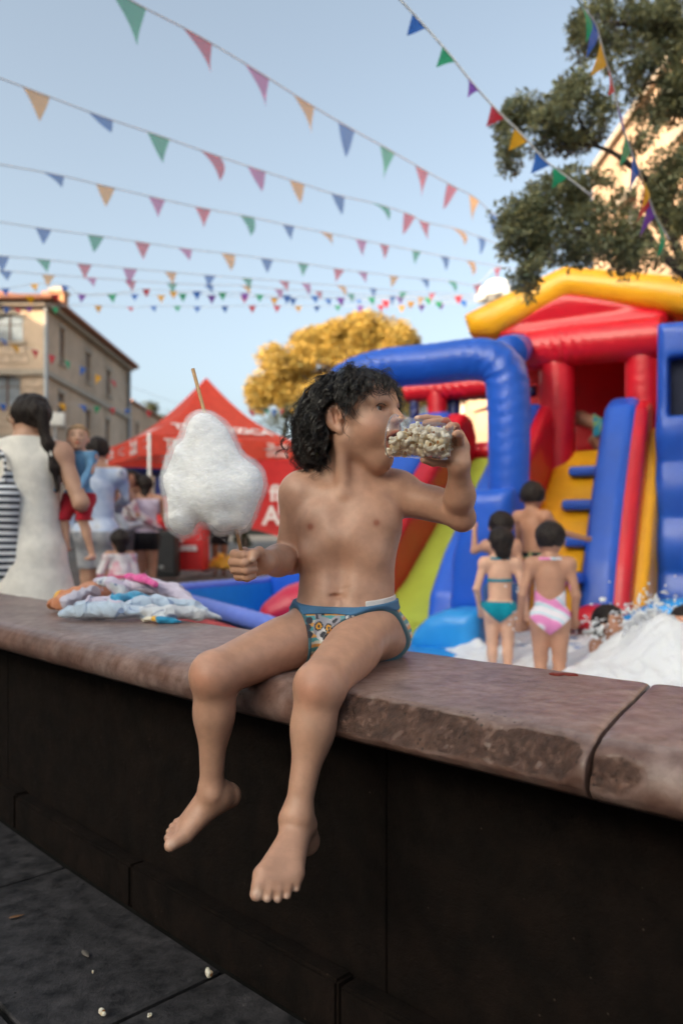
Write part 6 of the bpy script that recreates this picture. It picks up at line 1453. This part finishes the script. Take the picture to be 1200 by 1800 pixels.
FS = {k: film('pennant_' + k, v, .97) for k, v in FC.items()}; FP = {k: film('thin_pennant_' + k, tuple(A(*v) * 1.0 + .01), .72, .6) for k, v in FC.items()}
for dct in (FS, FP):
    for k, n_ in zip('rbgypm', ('red', 'blue', 'green', 'yellow', 'purple', 'magenta')): dct[k].name = dct[k].name[:-1] + n_
def pennant(k, mat):
    rr = np.random.default_rng(k); V, Fc, n = [], [], 7; bx, by = rr.normal() * .10, rr.normal() * .16
    for i in range(n):
        t = i / (n - 1)
        for j in range(4): s = (j / 3 - .5) * (1 - t) * 1.0; V.append((s + bx * t * t, by * math.sin(t * 2.4) + .10 * math.sin(s * 5 + k) * t, -t * .95))
    Fc = [(i * 4 + j, (i + 1) * 4 + j, (i + 1) * 4 + j + 1, i * 4 + j + 1) for i in range(n - 1) for j in range(3)]; me = mk_mesh('pennant', V, Fc); me.materials.append(mat); return me
PM = {}
def bunting(label, flags, Y0, Y1, ends, pale, size=(40, 20), seed=1, fold=.35, cord=.006, long=1.0):
    rr = np.random.default_rng(seed); xs = np.array([f_[0] for f_ in flags], float); n = len(flags)
    allx = [ends[0][0]] + list(xs) + [ends[1][0]]; t_ = (np.array(allx) - allx[0]) / (allx[-1] - allx[0] + 1e-9)
    Yc = 1 / ((1 - t_) / Y0 + t_ / Y1); pts = [P(px, py, Y) for (px, py), Y in zip([ends[0]] + [f_[:2] for f_ in flags] + [ends[1]], Yc)]
    th = thing('bunting', label, 'bunting', pts[0], 'strings of bunting over the square')
    sp = spline(pts, max(40, n * 5)); v, f = tube_vf(sp, cord, 5); mobj('cord', v, f, m_cord, th)
    tg = np.gradient(np.array(pts), axis=0)
    wid = []                                            # one pennant size for the whole string, from how wide its pennants look
    for i in range(n):
        u_ = unit(tg[i + 1]); a_, b_ = pts[i + 1] - u_ * .05, pts[i + 1] + u_ * .05; pr_ = lambda q: A(q[0], q[2] - CZ) / q[1] * F
        wid.append((size[0] + (size[1] - size[0]) * i / max(n - 1, 1)) / (np.linalg.norm(pr_(b_) - pr_(a_)) / .1))
    size = float(np.median(wid)) * .92
    for i, fl_ in enumerate(flags):
        c = pts[i + 1]; ux = unit(tg[i + 1] * A(1, 1, 1)); lean = rr.normal() * fold; tilt = fl_[3] if len(fl_) > 3 else rr.normal() * .34 - .15
        dn = unit(A(0, 0, -1) + np.cross(ux, A(0, 0, 1)) * lean + ux * tilt); zz = unit(-(dn - ux * np.dot(dn, ux))); yy = np.cross(zz, ux); sk = np.stack([ux, yy, zz * long], 1)
        k = int(rr.integers(0, 5)); key = (k, fl_[2], pale)
        if key not in PM: PM[key] = pennant(k, (FP if pale else FS)[fl_[2]])
        inst('pennant', PM[key], m4(sk, c, size * rr.uniform(.92, 1.08)), th)
bunting('pale bunting on the topmost string ending in a green pennant at the frame top', [(225, -2, 'g'), (347, 62, 'r'), (452, 125, 'm'), (534, 177, 'y'), (609, 222, 'b'), (681, 262, 'g'), (741, 297, 'r'), (795, 327, 'r'), (833, 347, 'y'), (866, 376, 'b')], 5.6, 13, [(110, -75), (900, 395)], True, size=(52, 20), seed=1)
bunting('pale bunting starting with the big yellow pennant at the frame edge', [(64, 161, 'y'), (177, 204, 'b'), (279, 238, 'g'), (370, 270, 'r'), (451, 297, 'm'), (522, 320, 'y'), (594, 343, 'b'), (660, 358, 'g'), (720, 377, 'r'), (745, 390, 'r'), (800, 402, 'y'), (846, 418, 'b')], 7.0, 15, [(-60, 115), (880, 432)], True, size=(42, 17), seed=2)
bunting('pale bunting third down, from a blue pennant to the oak leaves', [(95, 306, 'b'), (186, 327, 'y'), (276, 348, 'm'), (357, 366, 'r'), (434, 380, 'g'), (507, 396, 'b'), (573, 409, 'y'), (635, 422, 'm'), (675, 430, 'r'), (732, 441, 'g'), (781, 451, 'b'), (826, 459, 'y')], 8.6, 16, [(-40, 282), (885, 470)], True, size=(32, 16), seed=3)
bunting('pale bunting fourth down, with a blue pennant near the frame edge', [(77, 402, 'b'), (169, 414, 'g'), (251, 426, 'r'), (325, 437, 'm'), (401, 446, 'y'), (469, 455, 'b'), (533, 463, 'g'), (596, 473, 'r'), (637, 478, 'm'), (692, 485, 'y'), (745, 490, 'b'), (792, 494, 'g'), (838, 500, 'r'), (874, 470, 'r')], 10.2, 17, [(-30, 385), (930, 480)], True, size=(27, 15), seed=4)
bunting('pale bunting fifth down, sagging above the small bright pennants', [(3, 450, 'b'), (76, 456, 'g'), (149, 464, 'r'), (229, 472, 'm'), (300, 478, 'y'), (369, 484, 'b'), (434, 489, 'g'), (499, 494, 'r'), (537, 498, 'm'), (598, 502, 'y'), (656, 507, 'b'), (709, 513, 'g'), (760, 515, 'r')], 11, 19, [(-60, 443), (860, 520)], True, size=(26, 15), seed=5)
bunting('pale bunting sixth down, just touching the small bright pennants', [(10, 476, 'b'), (86, 483, 'y'), (160, 488, 'm'), (229, 493, 'r'), (303, 498, 'g'), (367, 501, 'b'), (432, 502, 'y'), (490, 508, 'm'), (560, 512, 'r'), (616, 516, 'g'), (690, 520, 'b'), (740, 522, 'y')], 12.5, 20, [(-60, 470), (850, 526)], True, size=(23, 14), seed=6)
sm = 'brygpbyrgb'
bunting('bright small bunting crossing over the tent from the stone house', [(10, 507, 'b'), (61, 499, 'y'), (115, 502, 'b'), (145, 518, 'p'), (197, 517, 'g'), (257, 508, 'r'), (305, 512, 'y'), (346, 512, 'b'), (391, 514, 'g'), (430, 515, 'p'), (456, 518, 'g'), (504, 519, 'b'), (552, 520, 'b'), (598, 523, 'p'), (652, 523, 'g'), (703, 522, 'p'), (752, 524, 'g'), (805, 520, 'r')], 17, 19, [(-50, 505), (870, 512)], False, (17, 17), 7)
bunting('bright small bunting just under the string that crosses the tent', [(53, 520, 'y'), (98, 517, 'r'), (237, 517, 'b'), (283, 519, 'y'), (321, 516, 'g'), (372, 519, 'p'), (430, 521, 'r'), (482, 523, 'y'), (515, 524, 'b'), (576, 525, 'b'), (628, 527, 'b'), (677, 528, 'r'), (722, 530, 'y'), (770, 530, 'g'), (812, 528, 'b')], 18, 20, [(-60, 522), (880, 520)], False, (16, 16), 8)
bunting('lowest bright bunting hanging level with the eave of the stone house', [(173, 537, 'y'), (230, 540, 'r'), (270, 538, 'b'), (312, 538, 'g'), (347, 539, 'b'), (395, 538, 'b'), (443, 537, 'r'), (487, 537, 'r'), (524, 538, 'y'), (557, 538, 'b'), (593, 537, 'g'), (633, 537, 'p'), (669, 536, 'r'), (706, 537, 'y'), (741, 536, 'p'), (775, 534, 'p')], 19, 21, [(-60, 532), (880, 530)], False, (14, 14), 9)
bunting('saturated near bunting running from the frame top to the oak', [(668, -38, 'y', -.4), (737, 36, 'b', -.35), (789, 95, 'g', -.35), (833, 150, 'p', -.4), (875, 196, 'r', -.7), (916, 236, 'y', -.6), (954, 279, 'b', -.6), (984, 302, 'g', -.5)], 4.3, 4.75, [(610, -100), (1040, 345)], False, (42, 30), 10, .2, .006, 1.15)
bunting('saturated bunting in front of the oak leaves near the frame corner', [(1018, 5, 'g', -.5), (1045, 42, 'b', -.6), (1060, 95, 'y', -.6), (1074, 140, 'r', -.5), (1089, 205, 'p', -.5), (1102, 250, 'g', -.5), (1117, 288, 'b', -.6), (1127, 314, 'y', -.6), (1138, 345, 'r', -.4), (1146, 368, 'p', -.5), (1156, 390, 'g', -.4)], 3.5, 4.7, [(990, -60), (1175, 420)], False, (50, 30), 11, .2, .006, 1.75)

bunting('small bunting crossing the upper windows of the stone house', [(12, 540, 'b'), (30, 542, 'r'), (52, 540, 'p'), (97, 540, 'g')], 24, 26, [(-60, 520), (140, 538)], False, (15, 15), 12)
bunting('small bunting sloping across the middle of the stone house', [(5, 596, 'b'), (26, 606, 'y'), (62, 615, 'r'), (92, 624, 'r'), (118, 634, 'g'), (146, 645, 'b'), (174, 660, 'y'), (197, 668, 'r')], 20, 30, [(-60, 575), (320, 712)], False, (15, 13), 13)
bunting('small bunting low across the stone house behind the woman in white', [(5, 710, 'b'), (108, 709, 'y'), (143, 712, 'b'), (171, 714, 'g'), (198, 717, 'r'), (226, 719, 'b'), (262, 722, 'r')], 20, 28, [(-60, 702), (420, 726)], False, (14, 11), 14)
bunting('tiny bunting in front of the golden tree', [(k, 722 - (k - 430) * .05, 'rygbp'[i % 4]) for i, k in enumerate(range(440, 560, 14))], 26, 30, [(420, 724), (600, 714)], False, (11, 9), 16)

# ---- a small soft cloud low over the roofs
m_cl2 = M('cloud_white', (.62, .62, .63), 1.0, var=.02, spec=0)
CY = 420
cb = [(858, 512, 15, 9), (872, 501, 16, 11), (884, 512, 17, 11), (868, 520, 24, 9), (845, 524, 12, 7), (895, 520, 16, 10)]
V, Fq = sdf_mesh([ell(P(px, py, CY), A(rx, rx, ry) * CY / F, k=3) for px, py, rx, ry in cb], CY / F * 1.2, pad=12, post=lambda p, d: d + vnoise(p, .30, 81) * .8)
tag(mobj('cloud', V, Fq, m_cl2, None, loc=P(870, 510, CY)), 'small bright white cloud low in the sky beside the yellow roof', 'cloud')
